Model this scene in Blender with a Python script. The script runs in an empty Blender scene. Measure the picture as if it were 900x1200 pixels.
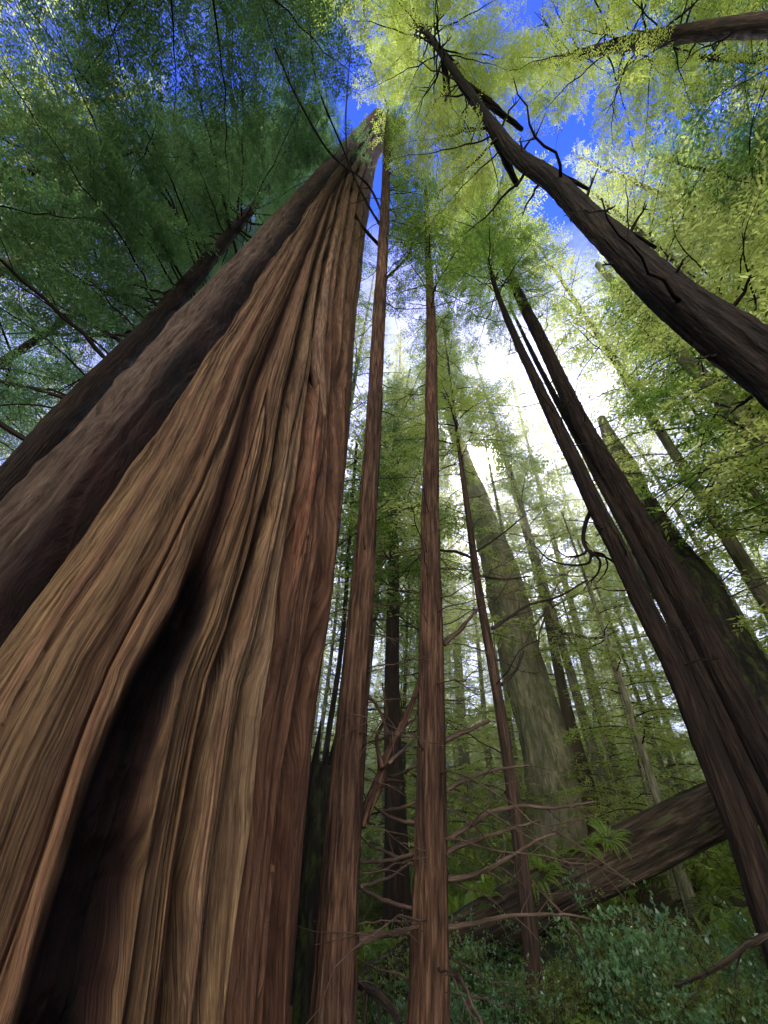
import bpy, math, random
import numpy as np
from mathutils import Vector, Matrix

random.seed(11)
RNG = np.random.default_rng(11)
col = bpy.context.scene.collection
F_PX = 451.0
CAM = np.array([0, 0, 1.6])

# ------------------------------------------------------------------ camera frame
def _frame(vp=(500, 70)):
    u = np.array([(vp[0]-450)/F_PX, (600-vp[1])/F_PX, -1.0]); u /= np.linalg.norm(u)
    fw = np.array([0, 0, -1.0])
    Y = fw - u*fw.dot(u); Y /= np.linalg.norm(Y)
    return np.array([np.cross(Y, u), Y, u])
MW = _frame()
def ray(px, py):
    w = MW @ np.array([(px-450)/F_PX, (600-py)/F_PX, -1.0])
    return w/np.linalg.norm(w)
FWD = MW @ np.array([0, 0, -1.0])
def at(px, py, D):
    d = ray(px, py); return CAM + d*D/math.hypot(d[0], d[1])
def at_z(px, py, z):
    d = ray(px, py); return CAM + d*(z-CAM[2])/d[2]
def depth(p): return float((np.asarray(p)-CAM) @ FWD)

# ------------------------------------------------------------------ numpy noise
def _hash(*a):
    h = np.zeros(np.broadcast(*a).shape, dtype=np.uint64)
    for i, v in enumerate(a):
        h = (h ^ (v.astype(np.int64).astype(np.uint64)*np.uint64(0x9E3779B97F4A7C15 + 2*i*7919))) * np.uint64(0xBF58476D1CE4E5B9)
        h ^= h >> np.uint64(29)
    h *= np.uint64(0x94D049BB133111EB); h ^= h >> np.uint64(32)
    return (h & np.uint64(0xFFFFFF)).astype(np.float64)/float(0xFFFFFF)*2-1
def noise2(x, y, seed=0):
    with np.errstate(over='ignore'):
        xi = np.floor(x); yi = np.floor(y); fx = x-xi; fy = y-yi
        fx = fx*fx*(3-2*fx); fy = fy*fy*(3-2*fy)
        s = np.full(np.broadcast(x, y).shape, float(seed))
        a = _hash(xi, yi, s); b = _hash(xi+1, yi, s); c = _hash(xi, yi+1, s); d = _hash(xi+1, yi+1, s)
    return (a*(1-fx)+b*fx)*(1-fy) + (c*(1-fx)+d*fx)*fy
def fbm2(x, y, seed=0, o=4):
    r = 0; a = 1; t = 0
    for i in range(o):
        r = r + a*noise2(x*2**i, y*2**i, seed+i*17); t += a; a *= .5
    return r/t
def sstep(a, b, x):
    t = np.clip((x-a)/(b-a), 0, 1); return t*t*(3-2*t)

# ------------------------------------------------------------------ scene helpers
def tag(o, label=None, cat=None, group=None, kind=None):
    if label: o['label'] = label
    if cat: o['category'] = cat
    if group: o['group'] = group
    if kind: o['kind'] = kind
    return o
def empty(name, loc, label=None, cat=None, group=None, kind=None):
    o = bpy.data.objects.new(name, None); o.empty_display_size = .2
    col.objects.link(o); o.location = loc
    return tag(o, label, cat, group, kind)

class MB:
    """collects quads / tris with a per-face material slot and a fibre coordinate"""
    def __init__(s): s.V = []; s.Q = []; s.T = []; s.QM = []; s.TM = []; s.C = []; s.n = 0
    def add(s, V, Q=None, T=None, m=0, C=None):
        V = np.asarray(V, float).reshape(-1, 3)
        if Q is not None and len(Q): s.Q.append(np.asarray(Q)+s.n); s.QM.append(np.full(len(Q), m) if np.isscalar(m) else m)
        if T is not None and len(T): s.T.append(np.asarray(T)+s.n); s.TM.append(np.full(len(T), m))
        s.V.append(V); s.C.append(V if C is None else C); s.n += len(V)
    def merge(s, o, M=None):
        for k in range(1):
            V = np.concatenate(o.V); C = np.concatenate(o.C)
            if M is not None: V = V @ M[:3, :3].T + M[:3, 3]
            s.V.append(V); s.C.append(C)
            if o.Q: s.Q.append(np.concatenate(o.Q)+s.n); s.QM.append(np.concatenate(o.QM))
            if o.T: s.T.append(np.concatenate(o.T)+s.n); s.TM.append(np.concatenate(o.TM))
            s.n += len(V)
    def flat(s):
        o = MB(); o.V = [np.concatenate(s.V)]; o.C = [np.concatenate(s.C)]; o.n = s.n
        if s.Q: o.Q = [np.concatenate(s.Q)]; o.QM = [np.concatenate(s.QM)]
        if s.T: o.T = [np.concatenate(s.T)]; o.TM = [np.concatenate(s.TM)]
        return o
    def mesh(s, name, mats, smooth=True, origin=(0, 0, 0), rnd=True):
        V = np.concatenate(s.V) - np.asarray(origin, float)
        C = np.concatenate(s.C)
        Q = np.concatenate(s.Q) if s.Q else np.zeros((0, 4), int)
        T = np.concatenate(s.T) if s.T else np.zeros((0, 3), int)
        me = bpy.data.meshes.new(name)
        me.vertices.add(len(V)); me.vertices.foreach_set('co', V.astype(np.float32).ravel())
        me.loops.add(Q.size+T.size)
        me.loops.foreach_set('vertex_index', np.concatenate([Q.ravel(), T.ravel()]).astype(np.int32))
        np_ = len(Q)+len(T); me.polygons.add(np_)
        me.polygons.foreach_set('loop_start', np.concatenate([np.arange(len(Q))*4, Q.size+np.arange(len(T))*3]).astype(np.int32))
        mi = np.concatenate((s.QM if s.Q else []) + (s.TM if s.T else [])).astype(np.int32)
        me.polygons.foreach_set('material_index', mi)
        me.polygons.foreach_set('use_smooth', np.full(np_, smooth) if np.isscalar(smooth) else smooth)
        a = me.attributes.new('fc', 'FLOAT_VECTOR', 'POINT'); a.data.foreach_set('vector', C.astype(np.float32).ravel())
        if rnd:
            a = me.attributes.new('rnd', 'FLOAT', 'FACE'); a.data.foreach_set('value', RNG.random(np_).astype(np.float32))
        for m in mats: me.materials.append(m)
        me.update(calc_edges=True); me.validate()
        return me
    def obj(s, name, mats, parent=None, origin=(0, 0, 0), smooth=True):
        if not isinstance(mats, (list, tuple)): mats = [mats]
        me = s.mesh(name, mats, smooth, origin)
        o = bpy.data.objects.new(name, me); col.objects.link(o)
        if parent is not None: o.parent = parent
        else: o.location = origin
        return o

def resample(P, n, R=None):
    P = np.asarray(P, float)
    d = np.r_[0, np.cumsum(np.linalg.norm(np.diff(P, axis=0), axis=1))]
    # smooth (Catmull-Rom like) by cubic interpolation on chord length
    t = np.linspace(0, d[-1], n)
    out = np.empty((n, 3)); m = np.gradient(P, d, axis=0)
    i = np.clip(np.searchsorted(d, t, 'right')-1, 0, len(P)-2)
    h = (d[i+1]-d[i]); u = (t-d[i])/h
    h00 = 2*u**3-3*u**2+1; h10 = u**3-2*u**2+u; h01 = -2*u**3+3*u**2; h11 = u**3-u**2
    out = h00[:, None]*P[i]+(h10*h)[:, None]*m[i]+h01[:, None]*P[i+1]+(h11*h)[:, None]*m[i+1]
    if R is None: return out
    return out, np.interp(t, d, R)

def tube(mb, P, R, ns=8, m=0, cap=True, disp=None, coff=0.0):
    """P (n,3) polyline, R (n,) radii; disp(theta, length, R)->radius factor"""
    P = np.asarray(P, float); R = np.broadcast_to(np.asarray(R, float), (len(P),)); n = len(P)
    T = np.gradient(P, axis=0); T /= np.linalg.norm(T, axis=1)[:, None]+1e-9
    ref = np.array([0.0, 1.0, 0.02]) if abs(T[0][1]) < .85 else np.array([1.0, 0, 0.02])
    X = np.cross(np.broadcast_to(ref, T.shape), T); X /= np.linalg.norm(X, axis=1)[:, None]
    Y = np.cross(T, X)
    th = np.linspace(0, 2*math.pi, ns, endpoint=False)
    L = np.r_[0, np.cumsum(np.linalg.norm(np.diff(P, axis=0), axis=1))]
    rr = R[:, None]*np.ones((1, ns))
    if disp is not None: rr = rr*disp(th[None, :], L[:, None], R[:, None])
    V = P[:, None, :] + rr[..., None]*(np.cos(th)[None, :, None]*X[:, None, :]+np.sin(th)[None, :, None]*Y[:, None, :])
    C = np.stack([rr*np.cos(th)[None, :]+coff, rr*np.sin(th)[None, :], np.broadcast_to(L[:, None], rr.shape)], -1)
    i = np.arange(n-1)[:, None]*ns; j = np.arange(ns)[None, :]; k = (j+1) % ns
    Q = np.stack([i+j, i+k, i+ns+k, i+ns+j], -1).reshape(-1, 4)
    V = V.reshape(-1, 3); C = C.reshape(-1, 3)
    T3 = []
    if cap:
        V = np.vstack([V, P[0]-T[0]*R[0]*.1, P[-1]+T[-1]*R[-1]*.6]); C = np.vstack([C, C[0], C[-1]])
        a = n*ns; b = a+1
        T3 = [(a, (q+1) % ns, q) for q in range(ns)] + [(b, (n-1)*ns+q, (n-1)*ns+(q+1) % ns) for q in range(ns)]
    mb.add(V, Q, T3, m, C)

# ------------------------------------------------------------------ materials
def nodes_of(name):
    m = bpy.data.materials.new(name); m.use_nodes = True
    nt = m.node_tree; nt.nodes.clear()
    return m, nt, nt.nodes.new, nt.links.new
def math_node(nt, op, a, b=None, c=None, clamp=False):
    n = nt.nodes.new('ShaderNodeMath'); n.operation = op; n.use_clamp = clamp
    for i, v in enumerate((a, b, c)):
        if v is None: continue
        if isinstance(v, (int, float)): n.inputs[i].default_value = v
        else: nt.links.new(v, n.inputs[i])
    return n.outputs[0]
def mixc(nt, fac, a, b, mode='MIX'):
    n = nt.nodes.new('ShaderNodeMix'); n.data_type = 'RGBA'; n.blend_type = mode
    for s, v in ((n.inputs[0], fac), (n.inputs[6], a), (n.inputs[7], b)):
        if isinstance(v, (int, float)): s.default_value = v
        elif isinstance(v, tuple): s.default_value = (*v, 1)
        else: nt.links.new(v, s)
    return n.outputs[2]
def noise_node(nt, vec, scale, detail=4, rough=.55, vscale=None, dist=0):
    if vscale is not None:
        mp = nt.nodes.new('ShaderNodeMapping'); mp.inputs['Scale'].default_value = vscale
        nt.links.new(vec, mp.inputs[0]); vec = mp.outputs[0]
    n = nt.nodes.new('ShaderNodeTexNoise'); n.inputs['Scale'].default_value = scale
    n.inputs['Detail'].default_value = detail; n.inputs['Roughness'].default_value = rough
    n.inputs['Distortion'].default_value = dist
    nt.links.new(vec, n.inputs['Vector']); return n.outputs['Fac']
def ramp(nt, fac, stops):
    r = nt.nodes.new('ShaderNodeValToRGB'); e = r.color_ramp.elements
    while len(e) < len(stops): e.new(.5)
    for k, (p, c) in enumerate(stops):
        e[k].position = p; e[k].color = (*c, 1) if len(c) == 3 else c
    nt.links.new(fac, r.inputs[0]); return r.outputs[0]
def attr(nt, name):
    a = nt.nodes.new('ShaderNodeAttribute'); a.attribute_name = name; return a

def bark(name, dark, mid, light, fs=1.0, moss=0.0, bump=.6, rough=.9, mosscol=(.05, .075, .015), bd=.03):
    m, nt, N, Lk = nodes_of(name)
    v = attr(nt, 'fc').outputs['Vector']
    a = noise_node(nt, v, 1, 6, .6, (38*fs, 38*fs, 3.2*fs), .4)
    b = noise_node(nt, v, 1, 5, .6, (9, 9, 1.1))
    c = noise_node(nt, v, 1, 3, .5, (1.6, 1.6, .5))
    r = ramp(nt, a, [(.32, dark), (.5, mid), (.72, light)])
    r = mixc(nt, math_node(nt, 'MULTIPLY', ramp(nt, b, [(.35, (1, 1, 1)), (.62, (0, 0, 0))]), .55), r, dark)
    big = ramp(nt, c, [(.3, (.62, .62, .66)), (.7, (1.25, 1.2, 1.12))])
    r = mixc(nt, 1.0, r, big, 'MULTIPLY')
    if moss > 0:
        geo = N('ShaderNodeNewGeometry')
        mn = noise_node(nt, v, 1, 6, .65, (7, 7, 2.2))
        f = ramp(nt, mn, [(.62-.3*moss, (0, 0, 0)), (.72-.25*moss, (1, 1, 1))])
        r = mixc(nt, math_node(nt, 'MULTIPLY', f, .85), r, mosscol)
    bs = N('ShaderNodeBsdfPrincipled'); bs.inputs['Roughness'].default_value = rough
    bs.inputs['Specular IOR Level'].default_value = .25
    Lk(r, bs.inputs['Base Color'])
    bp = N('ShaderNodeBump'); bp.inputs['Strength'].default_value = bump; bp.inputs['Distance'].default_value = bd
    h = math_node(nt, 'ADD', a, math_node(nt, 'MULTIPLY', b, .8))
    Lk(h, bp.inputs['Height']); Lk(bp.outputs[0], bs.inputs['Normal'])
    o = N('ShaderNodeOutputMaterial'); Lk(bs.outputs[0], o.inputs[0])
    return m

def leaf(name, ca, cb, ta, tb, tr=.5, rough=.5, spec=.3):
    m, nt, N, Lk = nodes_of(name)
    rnd = attr(nt, 'rnd').outputs['Fac']
    tc = N('ShaderNodeNewGeometry')
    pn = noise_node(nt, tc.outputs['Position'], .55, 2, .5)
    f = math_node(nt, 'ADD', math_node(nt, 'MULTIPLY', rnd, .5), math_node(nt, 'MULTIPLY', math_node(nt, 'SUBTRACT', pn, .25, clamp=True), 1.0), clamp=True)
    oi = N('ShaderNodeObjectInfo')
    c1 = mixc(nt, f, ca, cb); c2 = mixc(nt, f, ta, tb)
    d = N('ShaderNodeBsdfPrincipled'); d.inputs['Roughness'].default_value = rough; d.inputs['Specular IOR Level'].default_value = spec
    Lk(c1, d.inputs['Base Color'])
    t = N('ShaderNodeBsdfTranslucent'); Lk(c2, t.inputs[0])
    mx = N('ShaderNodeMixShader'); mx.inputs[0].default_value = tr
    Lk(d.outputs[0], mx.inputs[1]); Lk(t.outputs[0], mx.inputs[2])
    o = N('ShaderNodeOutputMaterial'); Lk(mx.outputs[0], o.inputs[0])
    return m

M = {}
M['red_bark'] = bark('red_fibrous_bark', (.013, .008, .005), (.098, .051, .030), (.25, .15, .094), bump=1.0, bd=.05, fs=.8)
M['brown_bark'] = bark('brown_bark', (.012, .008, .006), (.055, .034, .023), (.13, .085, .06))
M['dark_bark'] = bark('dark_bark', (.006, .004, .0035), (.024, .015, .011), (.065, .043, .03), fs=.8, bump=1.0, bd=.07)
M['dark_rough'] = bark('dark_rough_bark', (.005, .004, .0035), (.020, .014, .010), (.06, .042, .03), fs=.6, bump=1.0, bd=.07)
M['mossy_bark'] = bark('mossy_grey_bark', (.09, .09, .065), (.27, .25, .17), (.46, .42, .30), fs=.6, moss=.5, mosscol=(.075, .10, .03))
M['snag_wood'] = bark('weathered_snag_wood', (.006, .006, .005), (.028, .026, .018), (.075, .065, .045), fs=.5, moss=.35)
M['log_bark'] = bark('rotting_log_bark', (.010, .007, .005), (.055, .040, .026), (.16, .125, .085), fs=.5, moss=.2, bump=1.0, bd=.08, mosscol=(.05, .085, .02))
M['dead_twig'] = bark('dead_twig_bark', (.03, .02, .015), (.11, .075, .05), (.24, .18, .13), bump=.3)
M['dark_twig'] = bark('dark_twig_bark', (.012, .009, .007), (.04, .028, .02), (.08, .06, .045), bump=.3)
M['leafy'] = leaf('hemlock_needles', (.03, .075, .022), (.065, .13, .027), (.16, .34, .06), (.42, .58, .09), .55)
M['leafy_bright'] = leaf('sunlit_needles', (.075, .14, .03), (.18, .25, .055), (.42, .62, .11), (.86, .89, .22), .62)  # paler, yellower copy of the needles with sunlight put into the colours
M['leafy_glow'] = leaf('backlit_needles', (.10, .17, .035), (.22, .29, .065), (.55, .72, .16), (.93, .94, .32), .62)  # brightest copy: backlight glow painted into the background leaf colours
M['leafy_dark'] = leaf('shaded_needles', (.035, .075, .040), (.07, .13, .045), (.13, .30, .12), (.30, .50, .15), .52)  # cooler copy, canopy shade put into its weaker transmitted colours
M['shrub'] = leaf('glossy_shrub_leaves', (.04, .10, .05), (.11, .21, .10), (.18, .38, .12), (.42, .64, .19), .4, .28, .7)
M['olive'] = leaf('olive_bush_leaves', (.05, .075, .02), (.13, .16, .045), (.22, .36, .07), (.5, .6, .14), .45, .45, .4)
M['fern'] = leaf('fern_fronds', (.08, .15, .03), (.18, .26, .05), (.36, .56, .08), (.7, .82, .16), .52, .45)

# ------------------------------------------------------------------ terrain
def terrain_h(x, y):
    x = np.asarray(x, float); y = np.asarray(y, float)
    r = np.hypot(x, y)
    h = .17*np.maximum(x-.5, 0)*(1-.4*sstep(10, 40, x)) + .05*np.maximum(y-5, 0) - .02*np.maximum(-x-4, 0)
    h = h + .24*(np.clip(y, 16, 48)-16)
    h = h + .22*fbm2(x*.28, y*.28, 5)*sstep(1, 6, r) + .05*fbm2(x*1.6, y*1.6, 9)
    return h
def build_ground():
    # one sheet, fine near, coarse far
    g = np.sinh(np.linspace(-5.2, 5.2, 261)); g = g/g[-1]*260
    X, Y = np.meshgrid(g, g, indexing='ij'); Z = terrain_h(X, Y)
    n = len(g); V = np.stack([X, Y, Z], -1).reshape(-1, 3)
    i = np.arange(n-1)[:, None]*n; j = np.arange(n-1)[None, :]
    Q = np.stack([i+j, i+n+j, i+n+j+1, i+j+1], -1).reshape(-1, 4)
    mb = MB(); mb.add(V, Q)
    m, nt, N, Lk = nodes_of('forest_floor')
    tc = N('ShaderNodeNewGeometry').outputs['Position']
    a = noise_node(nt, tc, 3.5, 8, .65); b = noise_node(nt, tc, .5, 4, .6)
    r = ramp(nt, a, [(.3, (.018, .011, .007)), (.5, (.06, .038, .022)), (.7, (.13, .085, .05))])
    r = mixc(nt, ramp(nt, b, [(.42, (0, 0, 0)), (.6, (1, 1, 1))]), r, (.03, .05, .014))
    bs = N('ShaderNodeBsdfPrincipled'); bs.inputs['Roughness'].default_value = .95; Lk(r, bs.inputs['Base Color'])
    bp = N('ShaderNodeBump'); bp.inputs['Distance'].default_value = .05; Lk(a, bp.inputs['Height']); Lk(bp.outputs[0], bs.inputs['Normal'])
    o = N('ShaderNodeOutputMaterial'); Lk(bs.outputs[0], o.inputs[0])
    tag(mb.obj('ground', m), 'brown forest floor sloping up to the right', None, None, 'structure')
build_ground()

# ------------------------------------------------------------------ the great hollow trunk
HZ = [-.6, .65, 1.5, 2.75, 5, 10, 15.5, 22.4, 27, 30.5, 33]
HC = [-27.5, -28, -28.5, -29, -29.8, -33, -36, -39, -41, -42.5, -41]
HD = [4.5, 4.5, 4.5, 4.5, 4.5, 4.5, 4.5, 4.5, 4.25, 3.7, 3.0]
HR = [1.98, 1.80, 1.74, 1.70, 1.66, 1.41, 1.23, 1.02, .84, .74, .66]
def smooth_interp(z, xs, ys):
    zz = np.asarray(z, float)
    return sum(np.interp(zz+d, xs, ys)*w for d, w in ((-.8, .25), (0, .5), (.8, .25)))
def hero_axis(z):
    c = np.radians(smooth_interp(z, HZ, HC)); D = smooth_interp(z, HZ, HD)
    return np.sin(c)*D, np.cos(c)*D
def hero_R(z): return smooth_interp(z, HZ, HR)
def hero_hit(px, py):
    d = ray(px, py); t = np.linspace(.5, 45, 9000)
    P = CAM+d*t[:, None]; ax, ay = hero_axis(P[:, 2]); R = hero_R(P[:, 2])
    dd = np.hypot(P[:, 0]-ax, P[:, 1]-ay)-R
    k = np.argmax(dd < 0) if (dd < 0).any() else int(np.argmin(dd))
    p = P[k]; a0 = math.atan2(-ay[k], -ax[k]); th = math.atan2(p[1]-ay[k], p[0]-ax[k])-a0
    th = (th+math.pi) % (2*math.pi)-math.pi
    return th, p[2], depth(p), R[k]
# th grows anticlockwise seen from above: + is to the right in the picture
GROOVES = [
 # name, points (px, py, half width px), depth (m), soft edge
 ('bark', [(-270, 1080, 34), (-100, 830, 28), (-8, 712, 25), (50, 645, 22), (104, 578, 19), (158, 508, 17), (198, 448, 16), (240, 396, 13), (286, 334, 9), (332, 276, 6), (376, 218, 4)], .30),
 ('hollow', [(18, 1500, 64), (74, 1200, 44), (123, 1000, 34), (148, 900, 30), (177, 800, 22), (217, 712, 16), (235, 668, 15), (262, 590, 9), (283, 510, 10), (300, 445, 8), (325, 380, 6), (350, 320, 4), (385, 230, 3)], .42),
 ('seam', [(150, 1500, 9), (182, 1190, 8), (203, 1020, 5), (226, 900, 5), (245, 800, 5), (266, 745, 7), (294, 640, 7), (315, 560, 6), (332, 470, 5), (350, 390, 4), (372, 300, 3), (398, 215, 2)], .20),
 ('seam', [(225, 1500, 8), (240, 1170, 7), (258, 1060, 5), (273, 975, 5), (298, 805, 6), (312, 715, 7), (328, 640, 6), (345, 545, 5), (360, 440, 5), (372, 350, 4), (392, 262, 3), (408, 200, 2)], .27),
 ('seam', [(290, 1500, 5), (305, 1180, 4), (318, 1010, 6), (329, 905, 8), (348, 825, 9), (360, 750, 7), (372, 680, 5), (380, 600, 5), (385, 480, 5), (392, 360, 4), (405, 270, 3), (415, 210, 2)], .30),
 ('seam', [(312, 1500, 4), (326, 1190, 4), (331, 1080, 5), (340, 980, 4), (352, 890, 4), (368, 790, 4), (384, 700, 3), (393, 600, 3), (400, 450, 3), (408, 350, 3), (416, 270, 2), (424, 215, 2)], .22),
]
def groove_table():
    out = []
    for name, pts, dp in GROOVES:
        a = []
        for (px, py, hw) in pts:
            th, z, dep, R = hero_hit(px, py)
            # half width in radians, allowing for the foreshortening towards the rim
            a.append((z, th, hw*dep/F_PX/R/max(.35, math.cos(min(1.3, abs(th))))))
        a.sort(); out.append((name, np.array(a), dp))
    return out
GT = groove_table()
HTOP = hero_hit(235, 664)[1]; print('HTOP', HTOP)
def build_hero():
    nz = 1000; 
    e = np.linspace(math.atan2(-.6-1.6, 3.4), math.atan2(33-1.6, 3.4), nz)
    z = 1.6+np.tan(e)*3.4
    # columns follow the grain, so every seam runs along an edge loop
    ucol = np.concatenate([np.linspace(0, 3.6, 110, endpoint=False), np.linspace(3.6, 14.8, 760, endpoint=False), np.linspace(14.8, 18.5, 60, endpoint=False), np.linspace(18.5, 26, 150, endpoint=False)])
    nt_ = len(ucol); Z = np.repeat(z[:, None], nt_, 1)
    R = hero_R(z)[:, None]
    # wandering seams
    gth = []; ghw = []
    for k, (name, a, dp) in enumerate(GT):
        t = np.interp(z, a[:, 0], a[:, 1]); w = np.interp(z, a[:, 0], a[:, 2])
        t = t + .018*fbm2(z*.9+k*11, z*0+k*3.3, 40+k, 4)
        gth.append(t); ghw.append(w)
    gth = np.array(gth); ghw = np.array(ghw)          # (g, nz)
    for k in range(1, len(gth)): gth[k] = np.maximum(gth[k], gth[k-1]+.02)
    # panel coordinate
    bounds = np.vstack([gth[0]-1.3, gth, gth[-1]+.9, gth[0]-1.3+2*math.pi])
    ks = [0, 5, 8, 10, 11.5, 12.8, 14, 18.5, 26]
    U = np.repeat(ucol[None, :], nz, 0)
    TH = np.array([np.interp(ucol, ks, bounds[:, i]) for i in range(nz)])
    fr = np.zeros_like(TH)
    d = np.zeros_like(TH)
    # broad panel rounding
    for a, b in zip(ks[:-1], ks[1:]):
        m = (U >= a) & (U < b); x = (U-a)/(b-a); amp = {0: .03, 5: .13, 8: .09, 10: .09, 11.5: .07, 12.8: .05, 14: .0, 18.5: .03}[a]
        d += np.where(m, amp*np.sin(np.clip(x, 0, 1)*math.pi)**.7, 0)
    hollow = np.zeros_like(TH); barkfur = np.zeros_like(TH); gm = np.zeros_like(TH)
    edge = .35*fbm2(U*0+3, Z*.9, 71, 5)
    for k, (name, a, dp) in enumerate(GT):
        x = (TH-gth[k][:, None])/ghw[k][:, None]
        x = x + edge + .3*fbm2(U*.6, Z*1.1, 72+k, 4)
        x0 = x
        if name == 'bark': x = np.where(x > 0, x*.75, x*1.1)
        if name == 'hollow':
            low = sstep(HTOP+.25, HTOP-.35, Z)       # the black cavity ends under the seam above it
            prof = np.exp(-np.abs(x)**9*.9)*low + np.exp(-x*x*1.2)*(1-low)
            dpz = dp*low + .20*(1-low)*sstep(26, 14, Z)
            hollow = np.maximum(hollow, np.exp(-np.abs(x*.93+.16*fbm2(U*5, Z*2.2, 88, 4))**14)*low)
        elif name == 'bark':
            prof = np.exp(-np.abs(x)**3); dpz = dp*sstep(24, 9, Z)+.05
            barkfur = np.maximum(barkfur, np.exp(-np.abs((x0+.45)*.6)**4))
        else:
            prof = np.exp(-np.abs(x)**2.2); dpz = dp*(.35+.65*sstep(26, 10, Z))
        gm = np.maximum(gm, prof)
        d -= prof*dpz
    # fibres, plates and undulation
    wob = .16*fbm2(U*.5, Z*.35, 3, 3)
    isbark = (U < 5).astype(float)*(1) ; isbark = np.where(U >= 18.5, 1, isbark)
    fib = fbm2((U+wob)*3.2, Z*.22, 21, 4); fib2 = fbm2((U+wob*.6)*11, Z*.5, 22, 3); fib3 = fbm2((U+wob*.3)*34, Z*1.2, 23, 2)
    ridge = 1-np.abs(noise2((U+wob)*2.1, Z*.13, 25))*2
    ck = np.abs(noise2((U+wob*.5)*1.6, Z*.11, 26)); ck2 = np.abs(noise2((U+wob*.5)*5.2, Z*.2, 27))
    tri = np.abs(((U+wob)*.9+.35*noise2(U*.6, Z*.12, 29)) % 1-.5)*2; tri2 = np.abs(((U+wob*.7)*2.3+.5*noise2(U*1.1, Z*.15, 30)) % 1-.5)*2
    wood = .05*tri*(1+.9*sstep(9.5, 11, U)) + .022*tri2 + .045*fib + .018*fib2 + .006*fib3 + .02*ridge - .07*np.exp(-(ck/.035)**2) - .025*np.exp(-(ck2/.06)**2)
    plates = fbm2(U*5.5+wob*2, Z*1.5, 31, 5); pl2 = fbm2(U*18, Z*6.0, 33, 3)
    # stepped strips: torn layers of wood
    stripe = np.floor((U+wob*.8)*1.7+.5*noise2(U*1.7, Z*.18, 61))
    lay = _hash(stripe, np.floor(Z*.16+stripe*.37), stripe*0+5.)
    wood += .022*lay
    wb = sstep(22, 26, U)
    def bkf(U_): return -.04 + .08*fbm2(U_*1.2, Z*.4, 35, 3)+.07*fbm2(U_*6.5, Z*.75, 31, 5) + .03*fbm2(U_*19, Z*2.6, 33, 3) - .07*np.exp(-(noise2(U_*3.1+.5*noise2(U_*2, Z*.8, 38), Z*.35, 37)/.09)**2)
    barkd = bkf(U)*(1-wb)+bkf(U-26)*wb
    d += np.where(isbark > .5, barkd, wood)*(1-.6*hollow)
    d += hollow*.16*fbm2(TH*9, Z*3, 36, 5)
    d -= .07*sstep(11.5, 13, U)*(U < 18.5)
    d -= .03*np.maximum(sstep(4.2, 2.5, U), sstep(23, 26, U))
    d *= np.clip(R/1.6, .35, 1)
    # a hooked, splintered top
    rag = 1.9*fbm2(TH*1.4, TH*0+1, 50, 4)+1.2*np.abs(fbm2(TH*7, TH*0, 51, 3))
    Zr = np.minimum(Z, 31.6+rag)
    RR = R+d
    ax, ay = hero_axis(Zr)
    a0 = np.arctan2(-ay, -ax)
    x = ax+np.cos(a0+TH)*RR; y = ay+np.sin(a0+TH)*RR
    V = np.stack([x, y, Zr], -1).reshape(-1, 3)
    C = np.stack([U, TH, Z], -1).reshape(-1, 3)
    i = np.arange(nz-1)[:, None]*nt_; j = np.arange(nt_)[None, :]; k = (j+1) % nt_
    Q = np.stack([i+j, i+k, i+nt_+k, i+nt_+j], -1).reshape(-1, 4)
    # close the top with a sunken plug
    top = (nz-1)*nt_; cx, cy = hero_axis(np.array(31.0))
    V = np.vstack([V, [[cx, cy, 30.8]]]); C = np.vstack([C, [[8, 0, 30]]])
    T = np.array([(len(V)-1, top+q, top+(q+1) % nt_) for q in range(nt_)])
    root = empty('dead_redwood', (float(hero_axis(np.array(0.))[0]), float(hero_axis(np.array(0.))[1]), 0),
                 'huge hollow dead redwood with fluted bare wood, a black cavity and a broken top', 'tree')
    org = np.array(root.location)
    mb = MB(); mb.add(V, Q, T, 0, C)
    m, nt, N, Lk = nodes_of('fluted_old_wood')
    vv = attr(nt, 'fc').outputs['Vector']
    msk = attr(nt, 'msk')
    sp = N('ShaderNodeSeparateColor'); Lk(msk.outputs['Color'], sp.inputs[0])
    s2 = N('ShaderNodeSeparateXYZ'); Lk(vv, s2.inputs[0])
    warp = noise_node(nt, vv, 1, 3, .5, (.6, 0, .6))
    cmb = N('ShaderNodeCombineXYZ')
    Lk(math_node(nt, 'ADD', s2.outputs[0], math_node(nt, 'MULTIPLY', warp, .8)), cmb.inputs[0]); Lk(s2.outputs[2], cmb.inputs[2])
    w = cmb.outputs[0]
    n1 = noise_node(nt, w, 1, 5, .6, (2.2, 1, .16)); n2 = noise_node(nt, w, 1, 6, .65, (14, 1, .55)); n3 = noise_node(nt, w, 1, 4, .6, (60, 1, 2.2))
    n4 = noise_node(nt, vv, 1, 6, .65, (1.3, 1, .9))
    gold = ramp(nt, n2, [(.3, (.065, .028, .011)), (.47, (.195, .116, .052)), (.6, (.32, .21, .10)), (.75, (.48, .33, .155))])
    red = ramp(nt, n2, [(.3, (.05, .019, .009)), (.5, (.165, .076, .040)), (.72, (.30, .16, .088))])
    grey = ramp(nt, n2, [(.3, (.08, .052, .030)), (.5, (.22, .15, .085)), (.7, (.36, .265, .16))])
    barkc = ramp(nt, noise_node(nt, vv, 1, 8, .7, (10, 1, 1.5), .5), [(.3, (.020, .012, .008)), (.48, (.10, .064, .042)), (.7, (.23, .165, .115))])
    c = mixc(nt, ramp(nt, n1, [(.42, (0, 0, 0)), (.6, (1, 1, 1))]), gold, red)
    c = mixc(nt, sp.outputs[1], c, red)                 # G: red panels
    gfac = math_node(nt, 'MULTIPLY', ramp(nt, n4, [(.4, (.2, .2, .2)), (.6, (1, 1, 1))]), sp.outputs[2])
    c = mixc(nt, gfac, c, grey)                         # B: silvered wood
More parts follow.
